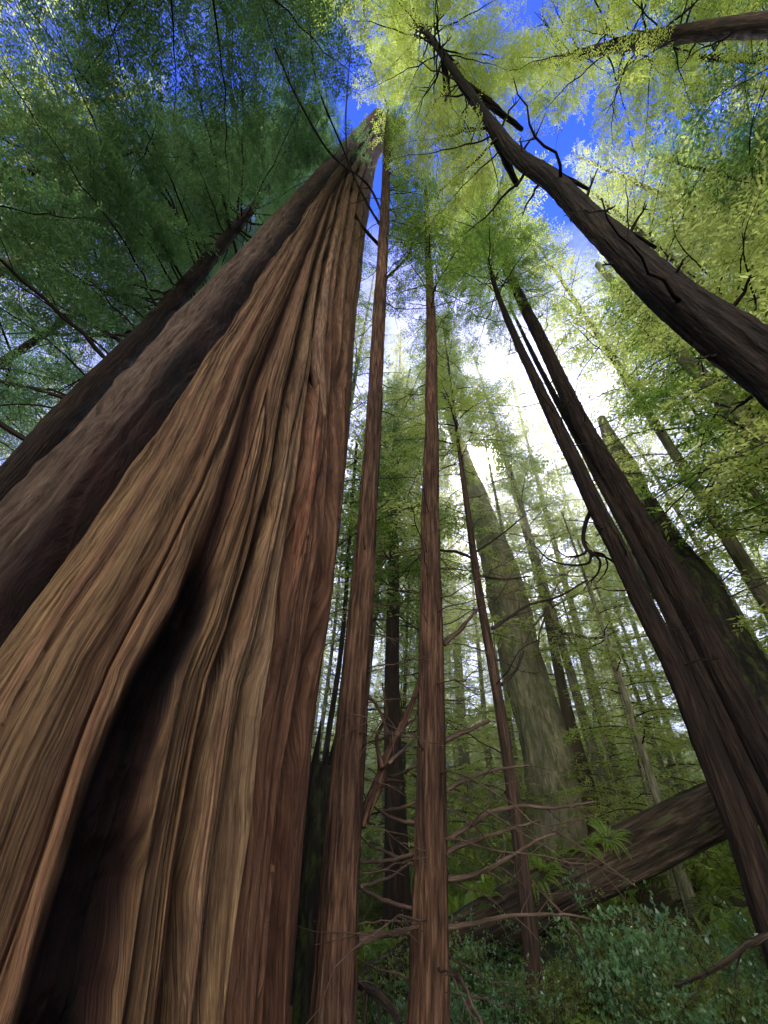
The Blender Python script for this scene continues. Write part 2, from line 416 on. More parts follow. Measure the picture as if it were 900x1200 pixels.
    fine = ramp(nt, n3, [(.28, (.52, .48, .45)), (.5, (1, 1, 1)), (.75, (1.25, 1.22, 1.18))])
    c = mixc(nt, 1.0, c, fine, 'MULTIPLY')
    c = mixc(nt, sp.outputs[0], c, barkc)               # R: bark
    c = mixc(nt, 1.0, c, ramp(nt, n1, [(.3, (.62, .58, .56)), (.6, (1.1, 1.1, 1.1))]), 'MULTIPLY')
    st = noise_node(nt, vv, 1, 7, .68, (2.6, 1, .42), .5)
    c = mixc(nt, ramp(nt, st, [(.50, (0, 0, 0)), (.66, (.9, .9, .9))]), c, mixc(nt, .72, c, (.030, .014, .009)))
    fl = noise_node(nt, vv, 1, 6, .7, (7, 1, 3.4))
    c = mixc(nt, 1.0, c, ramp(nt, fl, [(.33, (.55, .5, .47)), (.5, (1, 1, 1)), (.7, (1.22, 1.2, 1.15))]), 'MULTIPLY')
    ch = attr(nt, 'char_shade').outputs['Fac']
    char_shade_col = ramp(nt, n4, [(.4, (.006, .005, .005)), (.68, (.045, .017, .011))])
    c = mixc(nt, ch, c, char_shade_col)
    bs = N('ShaderNodeBsdfPrincipled'); bs.inputs['Roughness'].default_value = .82; bs.inputs['Specular IOR Level'].default_value = .3
    Lk(c, bs.inputs['Base Color'])
    bp = N('ShaderNodeBump'); bp.inputs['Strength'].default_value = .9; bp.inputs['Distance'].default_value = .045
    barkn = noise_node(nt, vv, 1, 8, .7, (18, 1, 3.5))
    hh = N('ShaderNodeMix'); hh.data_type = 'FLOAT'
    Lk(sp.outputs[0], hh.inputs[0]); Lk(math_node(nt, 'ADD', n2, math_node(nt, 'MULTIPLY', n3, .6)), hh.inputs[2]); Lk(math_node(nt, 'MULTIPLY', barkn, 2.0), hh.inputs[3])
    Lk(hh.outputs[0], bp.inputs['Height']); Lk(bp.outputs[0], bs.inputs['Normal'])
    o_ = N('ShaderNodeOutputMaterial'); Lk(bs.outputs[0], o_.inputs[0])
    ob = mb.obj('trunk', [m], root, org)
    me = ob.data
    bk = isbark*1.0; topmask = sstep(24, 29, Z)
    redm = np.where((U > 11.3), 1., 0.)*sstep(14, 5, Z); redm = np.maximum(redm, .7*np.exp(-((U-8.2)/.5)**2))
    gr = np.where((U > 10) & (U < 11.5), .8, .15)*sstep(.2, 2.0, Z) + .55*sstep(6, 16, Z)
    cols = np.stack([np.clip(bk+topmask*.8, 0, 1), np.clip(redm, 0, 1), np.clip(gr, 0, 1), np.ones_like(U)], -1).reshape(-1, 4)
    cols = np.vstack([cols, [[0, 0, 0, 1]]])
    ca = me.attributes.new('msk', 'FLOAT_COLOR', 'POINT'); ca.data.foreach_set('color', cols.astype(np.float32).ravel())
    chv = np.clip(hollow*1.1 + .95*barkfur*sstep(26, 14, Z) + .65*sstep(.55, .95, gm) + .45*np.exp(-(ck/.03)**2)*(1-isbark), 0, 1).ravel(); chv = np.append(chv, 1)  # charred cavity, plus shade painted into the furrow, seams and cracks
    fa = me.attributes.new('char_shade', 'FLOAT', 'POINT'); fa.data.foreach_set('value', chv.astype(np.float32))
    # torn splinters hanging off the face
    def splinter(pts, out, mat, th0=.02):
        P = []; W = []
        for (px, py, hw) in pts:
            d_ = ray(px, py); t_, z_, dep, R_ = hero_hit(px, py)
            ax_, ay_ = hero_axis(np.array(z_)); aa = math.atan2(-ay_, -ax_)+t_
            P.append((float(ax_)+math.cos(aa)*(R_+out), float(ay_)+math.sin(aa)*(R_+out), z_)); W.append(hw*dep/F_PX)
        P, W = resample(P, 60, W)
        b = MB(); 
        tube(b, P, W, 14, 0, True, lambda t, l, r: .55+.45*np.abs(np.cos(t*1.0))**.7+.16*fbm2(t*2.2, l*1.4, 90, 4)+.1*noise2(t*6, l*9, 91))
        return b.obj('splinter', [mat], root, org)
    ms = bark('torn_red_splinter', (.06, .022, .012), (.23, .10, .052), (.40, .215, .12), fs=1.2)
    ms2 = bark('torn_brown_splinter', (.05, .026, .016), (.20, .12, .07), (.36, .25, .16), fs=1.2)
    splinter([(329, 726, 1), (333, 690, 6), (342, 640, 8), (352, 590, 8), (360, 540, 7), (366, 500, 5), (372, 450, 3)], .07, ms)
    splinter([(373, 497, 2), (370, 470, 8), (366, 430, 9), (372, 380, 7), (380, 330, 4), (390, 280, 2)], .09, ms2)
    # shards of the broken top
    for (px0, py0, z0, px1, py1, z1, w) in [(430, 180, 29.5, 472, 138, 32.8, .62), (438, 172, 30.2, 464, 154, 32.0, .4), (420, 160, 30.5, 432, 138, 33.4, .2), (446, 150, 31, 452, 132, 33.6, .16), (410, 172, 30, 412, 150, 33.2, .15), (430, 200, 28.5, 436, 220, 27.2, .16)]:
        a = at_z(px0, py0, z0); b_ = at_z(px1, py1, z1)
        b = MB(); P = np.linspace(a, b_, 12); P += np.outer(np.sin(np.linspace(0, 3, 12)), [0.05, .03, 0])
        tube(b, P, np.linspace(w, w*.25, 12), 9, 0, True, lambda t, l, r: 1+.35*fbm2(t*1.7, l*2, 95, 3))
        b.obj('shard', [ms2], root, org)
    return root
HERO = build_hero()

# ------------------------------------------------------------------ branch templates
def leaflets(mb, P, D, S, l, w, m):
    n = len(P)
    A = P; B = P+D*(l*.45)[:, None]+S*(w*.5)[:, None]; Cc = P+D*l[:, None]; E_ = P+D*(l*.45)[:, None]-S*(w*.5)[:, None]
    V = np.stack([A, B, Cc, E_], 1).reshape(-1, 3)
    mb.add(V, np.arange(4*n).reshape(-1, 4), None, m)
def norm(v): return v/(np.linalg.norm(v, axis=-1, keepdims=True)+1e-9)
def spray_template(L, seed, leaf_l, leaf_w, sp2=.11, sp3=.085, bare=.15, droop=.35, up=.15, fill=1.0, twig_r=1.0):
    r = np.random.default_rng(seed)
    mb = MB(); n = 14; s = np.linspace(0, 1, n)
    wob = np.cumsum(r.normal(0, .02, n))*L*.5
    P = np.stack([s*L, wob, L*(up*s-droop*s**2)], -1)
    tube(mb, P, (.010+.0055*L)*(1-.85*s)*twig_r, 5, 0, False)
    Tn = norm(np.gradient(P, axis=0))
    LP = []; LD = []; LN = []; LL = []
    ss = np.arange(bare, .99, sp2/L)
    for k, sj in enumerate(ss):
        side = 1 if k % 2 else -1
        if r.random() < .17: continue
        p0 = np.array([np.interp(sj, s, P[:, c]) for c in range(3)]); t0 = np.array([np.interp(sj, s, Tn[:, c]) for c in range(3)])
        ang = r.uniform(.75, 1.2)
        ll = L*.40*(1-sj)**.75*min(1, .35+(sj-bare)*3.2)*r.uniform(.55, 1.2)+.12
        h = norm(np.array([t0[0], t0[1], 0])); lat = np.array([-h[1], h[0], 0])*side
        d0 = norm(t0*math.cos(ang)+lat*math.sin(ang)+np.array([0, 0, r.normal(0, .12)]))
        q = np.linspace(0, 1, 5)
        Q = p0+np.outer(q*ll, d0)+np.outer(-.16*ll*q**2*r.uniform(.3, 1.8), [0, 0, 1])+np.outer(.12*ll*q**2, h)
        tube(mb, Q, (.0035+.0022*ll)*(1-.7*q)*twig_r, 3, 0, False)
        nt = max(2, int(ll/sp3)); tt = (np.arange(nt)+r.uniform(0, 1, nt)*.6)/nt*.95+.04
        for t in tt:
            if r.random() > fill: continue
            b0 = p0+d0*0+np.array([np.interp(t, q, Q[:, c]) for c in range(3)])-p0
            sd = 1 if r.random() < .5 else -1
            n0 = norm(np.array([r.normal(0, .25), r.normal(0, .25), 1]))
            cr = norm(np.cross(n0, d0))*sd
            a3 = r.uniform(.55, 1.0)
            d3 = norm(d0*math.cos(a3)+cr*math.sin(a3)+np.array([0, 0, -.12]))
            l3 = (.10+.26*(1-t))*r.uniform(.7, 1.3)*min(1.6, .6+.25*L)
            k3 = max(2, int(l3/(leaf_l*.38)))
            u = np.linspace(.05, 1, k3)
            B = b0+np.outer(u*l3, d3); c3 = norm(np.cross(n0, d3))
            sg = np.where(np.arange(k3) % 2, 1, -1)[:, None]
            a4 = r.uniform(.5, .95, k3)[:, None]
            D4 = norm(d3*np.cos(a4)+c3*sg*np.sin(a4)+r.normal(0, .12, (k3, 3)))
            LP.append(B); LD.append(D4); LN.append(norm(n0+r.normal(0, .35, (k3, 3)))); LL.append(leaf_l*r.uniform(.6, 1.15, k3))
    if not LP: return mb.flat()
    LP = np.concatenate(LP); LD = np.concatenate(LD); LN = np.concatenate(LN); LL = np.concatenate(LL)
    S = norm(np.cross(LN, LD))
    leaflets(mb, LP, LD, S, LL, LL*(leaf_w/leaf_l), 1)
    return mb.flat()
FINE = {L: [spray_template(L, 100+int(L*10)+k, .08, .026, .08, .05) for k in range(4)] for L in (1.5, 2.6, 4.0)}
MIDT = {L: [spray_template(L, 300+int(L*10)+k, .15, .05, .13, .085) for k in range(4)] for L in (1.5, 3.0, 4.6)}
OVER = {L: [spray_template(L, 400+int(L*10)+k, .105, .034, .10, .066) for k in range(4)] for L in (1.6, 3.0, 4.6)}
FAR = {L: [spray_template(L, 500+int(L*10)+k, .25, .085, .20, .13, bare=.1) for k in range(3)] for L in (2.0, 4.0)}
BARE = [spray_template(3.0, 700+k, .085, .02, .26, .15, fill=.2, droop=.3, twig_r=1.1) for k in range(5)]
print('templates', [[sum(len(q) for q in t.Q) for t in v] for v in FINE.values()], [[sum(len(q) for q in t.Q) for t in v] for v in MIDT.values()])

def place_spray(mb, tmpl, L0, P, az, tilt, roll, L):
    s = L/L0; ca, sa = math.cos(az), math.sin(az); ct, st = math.cos(tilt), math.sin(tilt); cr, sr = math.cos(roll), math.sin(roll)
    Rz = np.array([[ca, -sa, 0], [sa, ca, 0], [0, 0, 1]]); Ry = np.array([[ct, 0, -st], [0, 1, 0], [st, 0, ct]]); Rx = np.array([[1, 0, 0], [0, cr, -sr], [0, sr, cr]])
    Mx = np.eye(4); Mx[:3, :3] = Rz @ Ry @ Rx*s; Mx[:3, 3] = P
    mb.merge(tmpl, Mx)
SUN = ray(571, 543)
def crown(axis, z0, z1, n, lmax, lib, seed, lmin=.6, tilt=(-.15, .35), shape=.8, azf=None, low_thin=0.0, gap=None):
    r = np.random.default_rng(seed); mb = MB(); ks = sorted(lib)
    for i in range(n):
        f = (i+r.random())/n
        if r.random() < low_thin*(1-f)**2: continue
        z = z0+(z1-z0)*f
        L = max(lmin, lmax*(1-f)**shape*r.uniform(.6, 1.15)*min(1, .45+f*5))
        az = i*2.39996+r.normal(0, .35) if azf is None else azf(r, f)
        k = min(ks, key=lambda q: abs(math.log(q/L)))
        t = lib[k][r.integers(len(lib[k]))]
        if gap is not None:      # leave the opening in the canopy through which the sun shines
            c_ = axis(z)+np.array([math.cos(az), math.sin(az), 0])*L*.55-CAM; q = c_-SUN*max(0, c_@SUN)
            if np.linalg.norm(q) < gap+L*.10: continue
        place_spray(mb, t, k, axis(z), az, r.uniform(*tilt)*(.4+.9*f), r.normal(0, .25), L)
    return mb

# ------------------------------------------------------------------ trunks from sight lines
def trunk_line(st, D0, ztop, extend_to_ground=True, D1=None):
    """st: (px,py,width px) low to high. The stem is the near-straight line between the first and last sight lines."""
    a = at(st[0][0], st[0][1], D0)
    b = at_z(st[-1][0], st[-1][1], ztop) if D1 is None else at(st[-1][0], st[-1][1], D1)
    u = b-a; P = []; R = []
    for (px, py, w) in st:
        d = ray(px, py); # closest point of sight line to a-b
        w0 = CAM-a; A = d@d; B = d@u; Cc = u@u; Dd = d@w0; E_ = u@w0
        t = (B*E_-Cc*Dd)/(A*Cc-B*B)
        p = CAM+d*t; P.append(p); R.append(w)
    P = np.array(P)
    def pj(q): c = MW.T @ (q-CAM); return np.array([c[0], c[1]])/-c[2]*F_PX
    Wd = R; R = []
    for i, w in enumerate(Wd):     # pixel width -> radius, allowing for the stretch away from the picture centre
        ax = P[min(i+1, len(P)-1)]-P[max(i-1, 0)]; nn = np.cross(P[i]-CAM, ax); nn /= np.linalg.norm(nn)
        tv = pj(P[i]+ax/np.linalg.norm(ax)*.02)-pj(P[i]); tv /= np.linalg.norm(tv)+1e-9
        off = (pj(P[i]+nn*.01)-pj(P[i]-nn*.01))/.02; R.append(w*.5/max(1e-6, abs(off[0]*tv[1]-off[1]*tv[0])))
    R = np.array(R)
    if extend_to_ground:
        g = float(terrain_h(P[0][0], P[0][1]))-.25
        if P[0][2] > g+.3:
            dirv = (P[1]-P[0])/np.linalg.norm(P[1]-P[0]); dirv = np.array([dirv[0]*.6, dirv[1]*.6, dirv[2]]); k = (P[0][2]-g)/dirv[2]
            q = P[0]-dirv*k
            P = np.vstack([q, P]); R = np.r_[R[0]*(1.15+.03*k), R]
    # monotone taper going up
    for i in range(1, len(R)): R[i] = min(R[i], R[i-1]*1.0)
    return P, R
def make_stem(root, P, R, mat, ns=40, n=160, amp=.06, seed=1, name='trunk', flare=.5):
    n = max(60, n); Pn, Rn = resample(P, n, R)
    org = np.array(root.location)
    L = np.r_[0, np.cumsum(np.linalg.norm(np.diff(Pn, axis=0), axis=1))]
    w = .25*Rn[:, None]*np.stack([fbm2(L*.25, L*0, seed, 3), fbm2(L*.25, L*0+9, seed, 3), L*0], -1)
    def disp(t, l, r_):
        lobes = (1+np.cos(t*5+seed+.15*l))*.5
        ct, s_ = np.cos(t), np.sin(t)
        return 1+flare*.6*lobes*np.exp(-l/(.6+2*r_))+flare*.5*np.exp(-l/.5) + amp*fbm2(ct*1.6+seed, s_*1.6+l*.55, seed, 3) + amp*.7*fbm2(ct*5+s_*3, s_*5+l*2.2, seed+5, 3) + amp*.8*np.abs(fbm2(ct*9+s_*5, s_*9+l*5.5, seed+6, 3))
    mb = MB(); tube(mb, Pn+w, Rn, ns, 0, True, disp, seed*3.1)
    return mb.obj(name, [mat], root, org), (lambda z, Pn=Pn: np.array([np.interp(z, Pn[:, 2], Pn[:, c]) for c in range(3)])), (lambda z, Pn=Pn, Rn=Rn: float(np.interp(z, Pn[:, 2], Rn)))
def add_stub(root, axis, rad, z, az, L, r0, mat, seed, up=.3, name='branch', curl=.0, twigs=0):
    r = np.random.default_rng(seed); p = axis(z); n = 9; s = np.linspace(0, 1, n)
    d = np.array([math.cos(az), math.sin(az), 0])
    lat = np.array([-d[1], d[0], 0])
    k = rad(z)*.6
    P = p+np.outer(k+s*L, d)+np.outer(L*(up*s-curl*s**2), [0, 0, 1])+np.outer(np.cumsum(r.normal(0, .03, n))*L, lat)+np.outer(np.cumsum(r.normal(0, .018, n))*L, [0, 0, 1])
    mb = MB(); tube(mb, P, r0*(1-.75*s), 7, 0, True, lambda t, l, q: 1+.2*noise2(t*2, l*6, seed))
    for j in range(twigs):
        f = r.uniform(.25, .95); q0 = np.array([np.interp(f, s, P[:, c]) for c in range(3)])
        dd = norm(d*r.uniform(.3, 1)+lat*r.choice([-1, 1])*r.uniform(.4, 1)+np.array([0, 0, r.normal(-.1, .35)]))
        l2 = L*r.uniform(.12, .4); u = np.linspace(0, 1, 6)
        Q = q0+np.outer(u*l2, dd)+np.outer(-.25*l2*u**2*r.uniform(-.4, 1), [0, 0, 1])+np.outer(np.cumsum(r.normal(0, .03, 6))*l2, lat)
        tube(mb, Q, r0*.35*(1-.8*u)+.0015, 4, 0, False)
    return mb.obj(name, [mat], root, np.array(root.location))
def px_branch(root, pts, D, w0, w1, mat, seed=1, twigs=0, name='branch', n=26, Dend=None):
    """a limb through given sight lines at about distance D"""
    r = np.random.default_rng(seed)
    P = []; m = len(pts)
    for i, (px, py) in enumerate(pts):
        dd = D if Dend is None else D+(Dend-D)*i/(m-1)
        P.append(at(px, py, dd+r.normal(0, .02)))
    P = resample(P, n); P += np.cumsum(r.normal(0, .003, P.shape), axis=0)
    s = np.linspace(0, 1, n); dp = np.array([depth(p) for p in P])
    R = (w0+(w1-w0)*s)*.5*dp.mean()/F_PX
    mb = MB(); tube(mb, P, R, 8, 0, True, lambda t, l, q: 1+.22*noise2(t*2, l*8, seed)+.12*noise2(t*4, l*25, seed+1))
    Tn = norm(np.gradient(P, axis=0)); Ltot = np.linalg.norm(np.diff(P, axis=0), axis=1).sum()
    for j in range(twigs):
        k = r.integers(4, n-1); side = norm(np.cross(Tn[k], r.normal(0, 1, 3)))
        dd = norm(Tn[k]*r.uniform(.4, 1.1)+side*r.uniform(.4, 1)); l2 = min(.9, Ltot*.3)*r.uniform(.3, 1); u = np.linspace(0, 1, 7)
        Q = P[k]+np.outer(u*l2, dd)+np.outer(-.2*l2*u**2, [0, 0, 1])+np.cumsum(r.normal(0, .012, (7, 3)), axis=0)*l2
        tube(mb, Q, np.maximum(.0016, R[k]*.45*(1-.85*u)), 4, 0, False)
    return mb.obj(name, [mat], root, np.array(root.location))

def tree(name, st, D0, ztop, mat, label, D1=None, ns=40, n=170, seed=1, amp=.06, top=None, flare=.5, group=None, cat='tree'):
    P, R = trunk_line(st, D0, ztop, True, D1)
    if top is not None:     # carry the stem on above the last sight line
        d = (P[-1]-P[-3])/np.linalg.norm(P[-1]-P[-3]); P = np.vstack([P, P[-1]+d*top]); R = np.r_[R, .02]
    root = empty(name, tuple(P[0]), label, cat, group)
    tr, ax, rd = make_stem(root, P, R, mat, ns, n, amp, seed, flare=flare)
    print('TREE %-16s base %s r0 %.2f top %s r1 %.2f' % (name, np.round(P[0], 1), R[0], np.round(P[-1], 1), R[-1]))
    return root, ax, rd, P
def add_crown(root, mb, leafmat, name='crown', wood='dark_twig'):
    return mb.obj(name, [M[wood], M[leafmat]], root, np.array(root.location))
TAU = 2*math.pi

# A : slim red tree left of centre
rA, axA, rdA, PA = tree('redwood_tree', [(392, 1200, 49), (402, 1000, 43), (414, 820, 34), (432, 600, 21), (441, 450, 17), (448, 300, 13), (451, 230, 11), (453, 170, 8)], 4.2, 19,
    M['red_bark'], 'slim red-barked tree standing right beside the huge hollow trunk', seed=2, n=620, ns=90, amp=.13, top=5)
# B : straight red tree in the centre
rB, axB, rdB, PB = tree('redwood_tree', [(504, 1200, 44), (505, 1000, 38), (506, 800, 30), (505, 600, 20), (506, 480, 14), (505, 380, 11), (502, 300, 7), (499, 225, 4)], 4.7, 20,
    M['red_bark'], 'straight red-barked tree in the centre with dead limbs low down', seed=3, n=620, ns=90, amp=.12, top=1.5)
# C : thin dark one
rC, axC, rdC, PC = tree('sapling_tree', [(633, 1200, 21), (617, 1067, 17), (602, 945, 15), (580, 800, 12), (562, 700, 9.5), (548, 600, 7), (540, 540, 5), (531, 470, 3)], 6.3, 11,
    M['brown_bark'], 'thin dark stem crossing in front of the mossy trunk near the sun', seed=4, ns=24, top=5.5)
# D : great mossy trunk below the sun
rD, axD, rdD, PD = tree('old_mossy_tree', [(672, 1010, 84), (657, 940, 68), (640, 870, 54), (618, 800, 50), (594, 700, 44), (576, 635, 34), (556, 575, 22), (545, 543, 15), (531, 500, 12), (520, 440, 10), (511, 380, 8)], 16, 32,
    M['mossy_bark'], 'large mossy grey-green trunk directly beneath the sun', seed=5, n=260, ns=72, amp=.12, flare=.12)
rE, axE, rdE, PE = tree('hemlock_tree', [(700, 965, 20), (676, 875, 16), (658, 800, 12), (640, 717, 8.5), (620, 640, 6.5), (600, 570, 5)], 15, 20,
    M['brown_bark'], 'narrow brown trunk against the right flank of the mossy trunk', seed=6, ns=24, top=10)
# F, F2, G : the rim-lit group on the right
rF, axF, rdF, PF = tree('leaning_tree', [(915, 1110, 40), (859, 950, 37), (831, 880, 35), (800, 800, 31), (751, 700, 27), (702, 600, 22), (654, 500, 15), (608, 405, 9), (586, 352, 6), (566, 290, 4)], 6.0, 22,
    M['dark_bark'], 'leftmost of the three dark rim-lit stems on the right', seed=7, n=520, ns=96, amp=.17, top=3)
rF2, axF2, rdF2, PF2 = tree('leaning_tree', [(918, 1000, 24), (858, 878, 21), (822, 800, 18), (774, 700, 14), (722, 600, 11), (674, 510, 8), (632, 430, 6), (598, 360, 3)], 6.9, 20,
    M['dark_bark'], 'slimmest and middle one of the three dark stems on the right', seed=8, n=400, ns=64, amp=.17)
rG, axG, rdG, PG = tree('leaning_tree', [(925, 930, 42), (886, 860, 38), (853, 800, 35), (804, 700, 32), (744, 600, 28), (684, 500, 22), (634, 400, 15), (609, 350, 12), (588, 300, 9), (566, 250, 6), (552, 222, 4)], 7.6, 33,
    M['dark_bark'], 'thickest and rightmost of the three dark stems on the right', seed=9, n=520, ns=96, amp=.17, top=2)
# H : broken snag behind
rH, axH, rdH, PH = tree('broken_snag', [(912, 880, 92), (864, 800, 80), (804, 700, 68), (764, 630, 52)], 12, 11.5,
    M['snag_wood'], 'thick blackened snag with a jagged broken top behind the three dark stems', D1=11.6, seed=10, n=220, ns=90, amp=.16, flare=.1)
# I : big leaning trunk upper right
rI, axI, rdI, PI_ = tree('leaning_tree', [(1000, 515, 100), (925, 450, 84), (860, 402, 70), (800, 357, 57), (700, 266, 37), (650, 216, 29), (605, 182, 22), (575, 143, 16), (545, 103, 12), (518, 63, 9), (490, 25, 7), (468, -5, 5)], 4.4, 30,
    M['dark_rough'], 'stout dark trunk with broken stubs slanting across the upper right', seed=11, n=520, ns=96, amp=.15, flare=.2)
rJ, axJ, rdJ, PJ = tree('hemlock_tree', [(990, 610, 40), (900, 525, 29), (850, 470, 24), (795, 412, 18), (755, 370, 13), (700, 310, 8)], 9.5, 24,
    M['mossy_bark'], 'pale grey trunk partly hidden below the stout slanting trunk', seed=12, ns=32)
rK, axK, rdK, PK = tree('leaning_tree', [(1100, -10, 50), (1000, 10, 41), (900, 27, 32), (850, 33, 28), (800, 40, 24), (750, 48, 20), (700, 58, 16), (650, 72, 12), (605, 85, 8)], 6.5, 27,
    M['brown_bark'], 'brown trunk entering sideways at the top right corner', seed=13, n=220, ns=40, amp=.12, top=4)
rK2, axK2, rdK2, PK2 = tree('hemlock_tree', [(1050, 74, 20), (900, 70, 14), (850, 68, 11), (780, 70, 7), (720, 74, 4)], 9, 26,
    M['dark_bark'], 'thin dark stem just under the brown trunk at the top right', seed=14, ns=20)
rL, axL, rdL, PL = tree('hemlock_tree', [(1020, 245, 14), (900, 217, 9), (850, 205, 7), (800, 193, 5), (765, 184, 3)], 10, 24,
    M['brown_bark'], 'very thin stem poking in at the right edge amid blue sky', seed=15, ns=16)
# T2 : behind the hollow trunk on the left
rT, axT, rdT, PT = tree('hemlock_tree', [(-60, 640, 50), (25, 548, 42), (85, 484, 36), (160, 402, 28), (237, 314, 20), (291, 249, 12), (311, 224, 7)], 7.5, 22.5,
    M['dark_bark'], 'smaller dark trunk behind the upper left edge of the huge hollow trunk', seed=16, n=220, ns=40, amp=.08, top=8)
# M, N and other back stems
rM, axM, rdM, PM = tree('hemlock_tree', [(466, 1120, 30), (464, 1000, 26), (459, 850, 19), (460, 700, 14), (461, 600, 10), (463, 520, 6), (465, 450, 3)], 9.5, 21,
    M['dark_bark'], 'dark trunk seen between the two slim red trees', seed=17, n=140, ns=32)
rM2, axM2, rdM2, PM2 = tree('hemlock_tree', [(474, 1090, 7), (473, 900, 6), (476, 760, 5), (482, 640, 3)], 11, 15,
    M['dark_bark'], 'pencil-thin stem close against the dark trunk between the red trees', seed=18, ns=12)
rN, axN, rdN, PN = tree('hemlock_tree', [(562, 1062, 20), (556, 1000, 17), (545, 900, 14), (538, 800, 10), (532, 700, 7.5), (525, 600, 5)], 17, 24,
    M['mossy_bark'], 'distant mossy stem just right of the straight central tree', seed=19, ns=28, flare=1.2)
rQ, axQ, rdQ, PQ = tree('hemlock_tree', [(372, 960, 8), (383, 870, 7), (397, 780, 6), (410, 620, 4), (418, 520, 3)], 10, 13,
    M['dark_bark'], 'very thin slanting stem between the hollow trunk and first red tree', seed=20, ns=12)
# P : rotten stump
rP, axP, rdP, PP = tree('rotten_stump', [(360, 1190, 56), (364, 1080, 44), (368, 980, 36), (374, 900, 28)], 6.8, 4, M['snag_wood'],
    'grey rotten stump squeezed between the hollow trunk and first red tree', D1=7.0, seed=21, n=90, ns=48, amp=.25, cat='stump')

def jag_top(root, P, R, mat, seed, n=9, h=1.4):
    r = np.random.default_rng(seed); org = np.array(root.location)
    for k in range(n):
        a = TAU*k/n+r.normal(0, .2); hh = h*r.uniform(.3, 1.2)
        p0 = P+np.array([math.cos(a), math.sin(a), 0])*R*.72-np.array([0, 0, .5]); mb = MB(); s = np.linspace(0, 1, 8)
        Q = p0+np.outer(s*(hh+.5), [.06*math.cos(a), .06*math.sin(a), 1])
        tube(mb, Q, R*.42*(1-.85*s**1.4), 8, 0, True, lambda t, l, q: 1+.4*fbm2(t*1.5, l*1.5, seed+k, 3))
        mb.obj('shard', [mat], root, org)
jag_top(rH, PH[-1], rdH(PH[-1][2]), M['snag_wood'], 3, 9, 1.5)
# the taller spire on the left side of the snag
mbs = MB(); sp_ = resample([at(788, 690, 12.4), at(754, 605, 12.4), at(728, 545, 12.4), at(704, 490, 12.4)], 40, [.7, .55, .4, .15])
tube(mbs, sp_[0], sp_[1], 32, 0, True, lambda t, l, q: 1+.25*fbm2(t*1.3, l*.6, 8, 4)); mbs.obj('spire', [M['mossy_bark']], rH, np.array(rH.location))
jag_top(rP, PP[-1], rdP(PP[-1][2]), M['snag_wood'], 5, 6, .5)

# ------------------------------------------------------------------ dead limbs on the near trees
k = 0
for z in np.arange(2.2, 17, .62):
    add_stub(rA, axA, rdA, z, RNG.uniform(0, TAU), RNG.uniform(.15, .5) if z < 9 else RNG.uniform(.7, 1.8), .010, M['dark_twig'], 900+k, RNG.uniform(-.1, .5), twigs=0 if z < 9 else 4); k += 1
for z in np.arange(3.6, 18, .5):
    add_stub(rB, axB, rdB, z, RNG.uniform(0, TAU), RNG.uniform(.12, .35) if z < 6 else RNG.uniform(.5, 1.7), .008, M['dark_twig'], 940+k, RNG.uniform(-.1, .5), twigs=0 if z < 6 else 4); k += 1
for z in np.arange(2.2, 10, .42):
    add_stub(rC, axC, rdC, z, RNG.uniform(0, TAU), RNG.uniform(.4, 1.5), .010, M['dark_twig'], 980+k, RNG.uniform(-.3, .4), twigs=4); k += 1
for z in np.arange(3.5, 20, .55):
    add_stub(rF, axF, rdF, z, RNG.uniform(0, TAU), RNG.uniform(.2, 1.6), .014, M['dark_twig'], 1020+k, RNG.uniform(-.1, .4), twigs=3); k += 1
for z in np.arange(4, 30, .8):
    add_stub(rG, axG, rdG, z, RNG.uniform(0, TAU), RNG.uniform(.3, 1.6), .016, M['dark_twig'], 1060+k, RNG.uniform(-.1, .4), twigs=3); k += 1
for z in np.arange(5, 29, .42):
    add_stub(rI, axI, rdI, z, RNG.uniform(0, TAU), RNG.choice([.25, .4, .6, 1.6]), .03, M['dark_twig'], 1110+k, RNG.uniform(-.1, .5), twigs=2); k += 1
for z in np.arange(6, 25, .6):
    add_stub(rK, axK, rdK, z, RNG.uniform(0, TAU), RNG.uniform(.4, 2.0), .025, M['dark_twig'], 1160+k, RNG.uniform(-.2, .4), twigs=4); k += 1
# two heavy broken stubs on the slanting trunk
px_branch(rI, [(655, 222), (630, 219), (605, 216)], 4.4*.62, 12, 8, M['dark_rough'], 5) if False else None
zI = float(axI(20)[2])
for (px, py, ex, ey, zz, w) in [(650, 222, 606, 217, 15.0, .13), (636, 196, 612, 152, 17.5, .12), (588, 178, 530, 130, 20, .07), (590, 170, 526, 150, 20.5, .05), (692, 240, 690, 222, 13, .07), (770, 320, 768, 290, 10.3, .06), (585, 150, 578, 118, 21, .08)]:
    p0 = axI(zz); a = at_z(ex, ey, zz+.4)
    P = resample([p0, p0*.5+a*.5+np.array([0, 0, -.05]), a], 14); mb = MB()
    tube(mb, P, np.linspace(w, w*.55, 14), 9, 0, True, lambda t, l, q: 1+.25*noise2(t*2, l*5, 7)); mb.obj('branch', [M['dark_rough']], rI, np.array(rI.location))
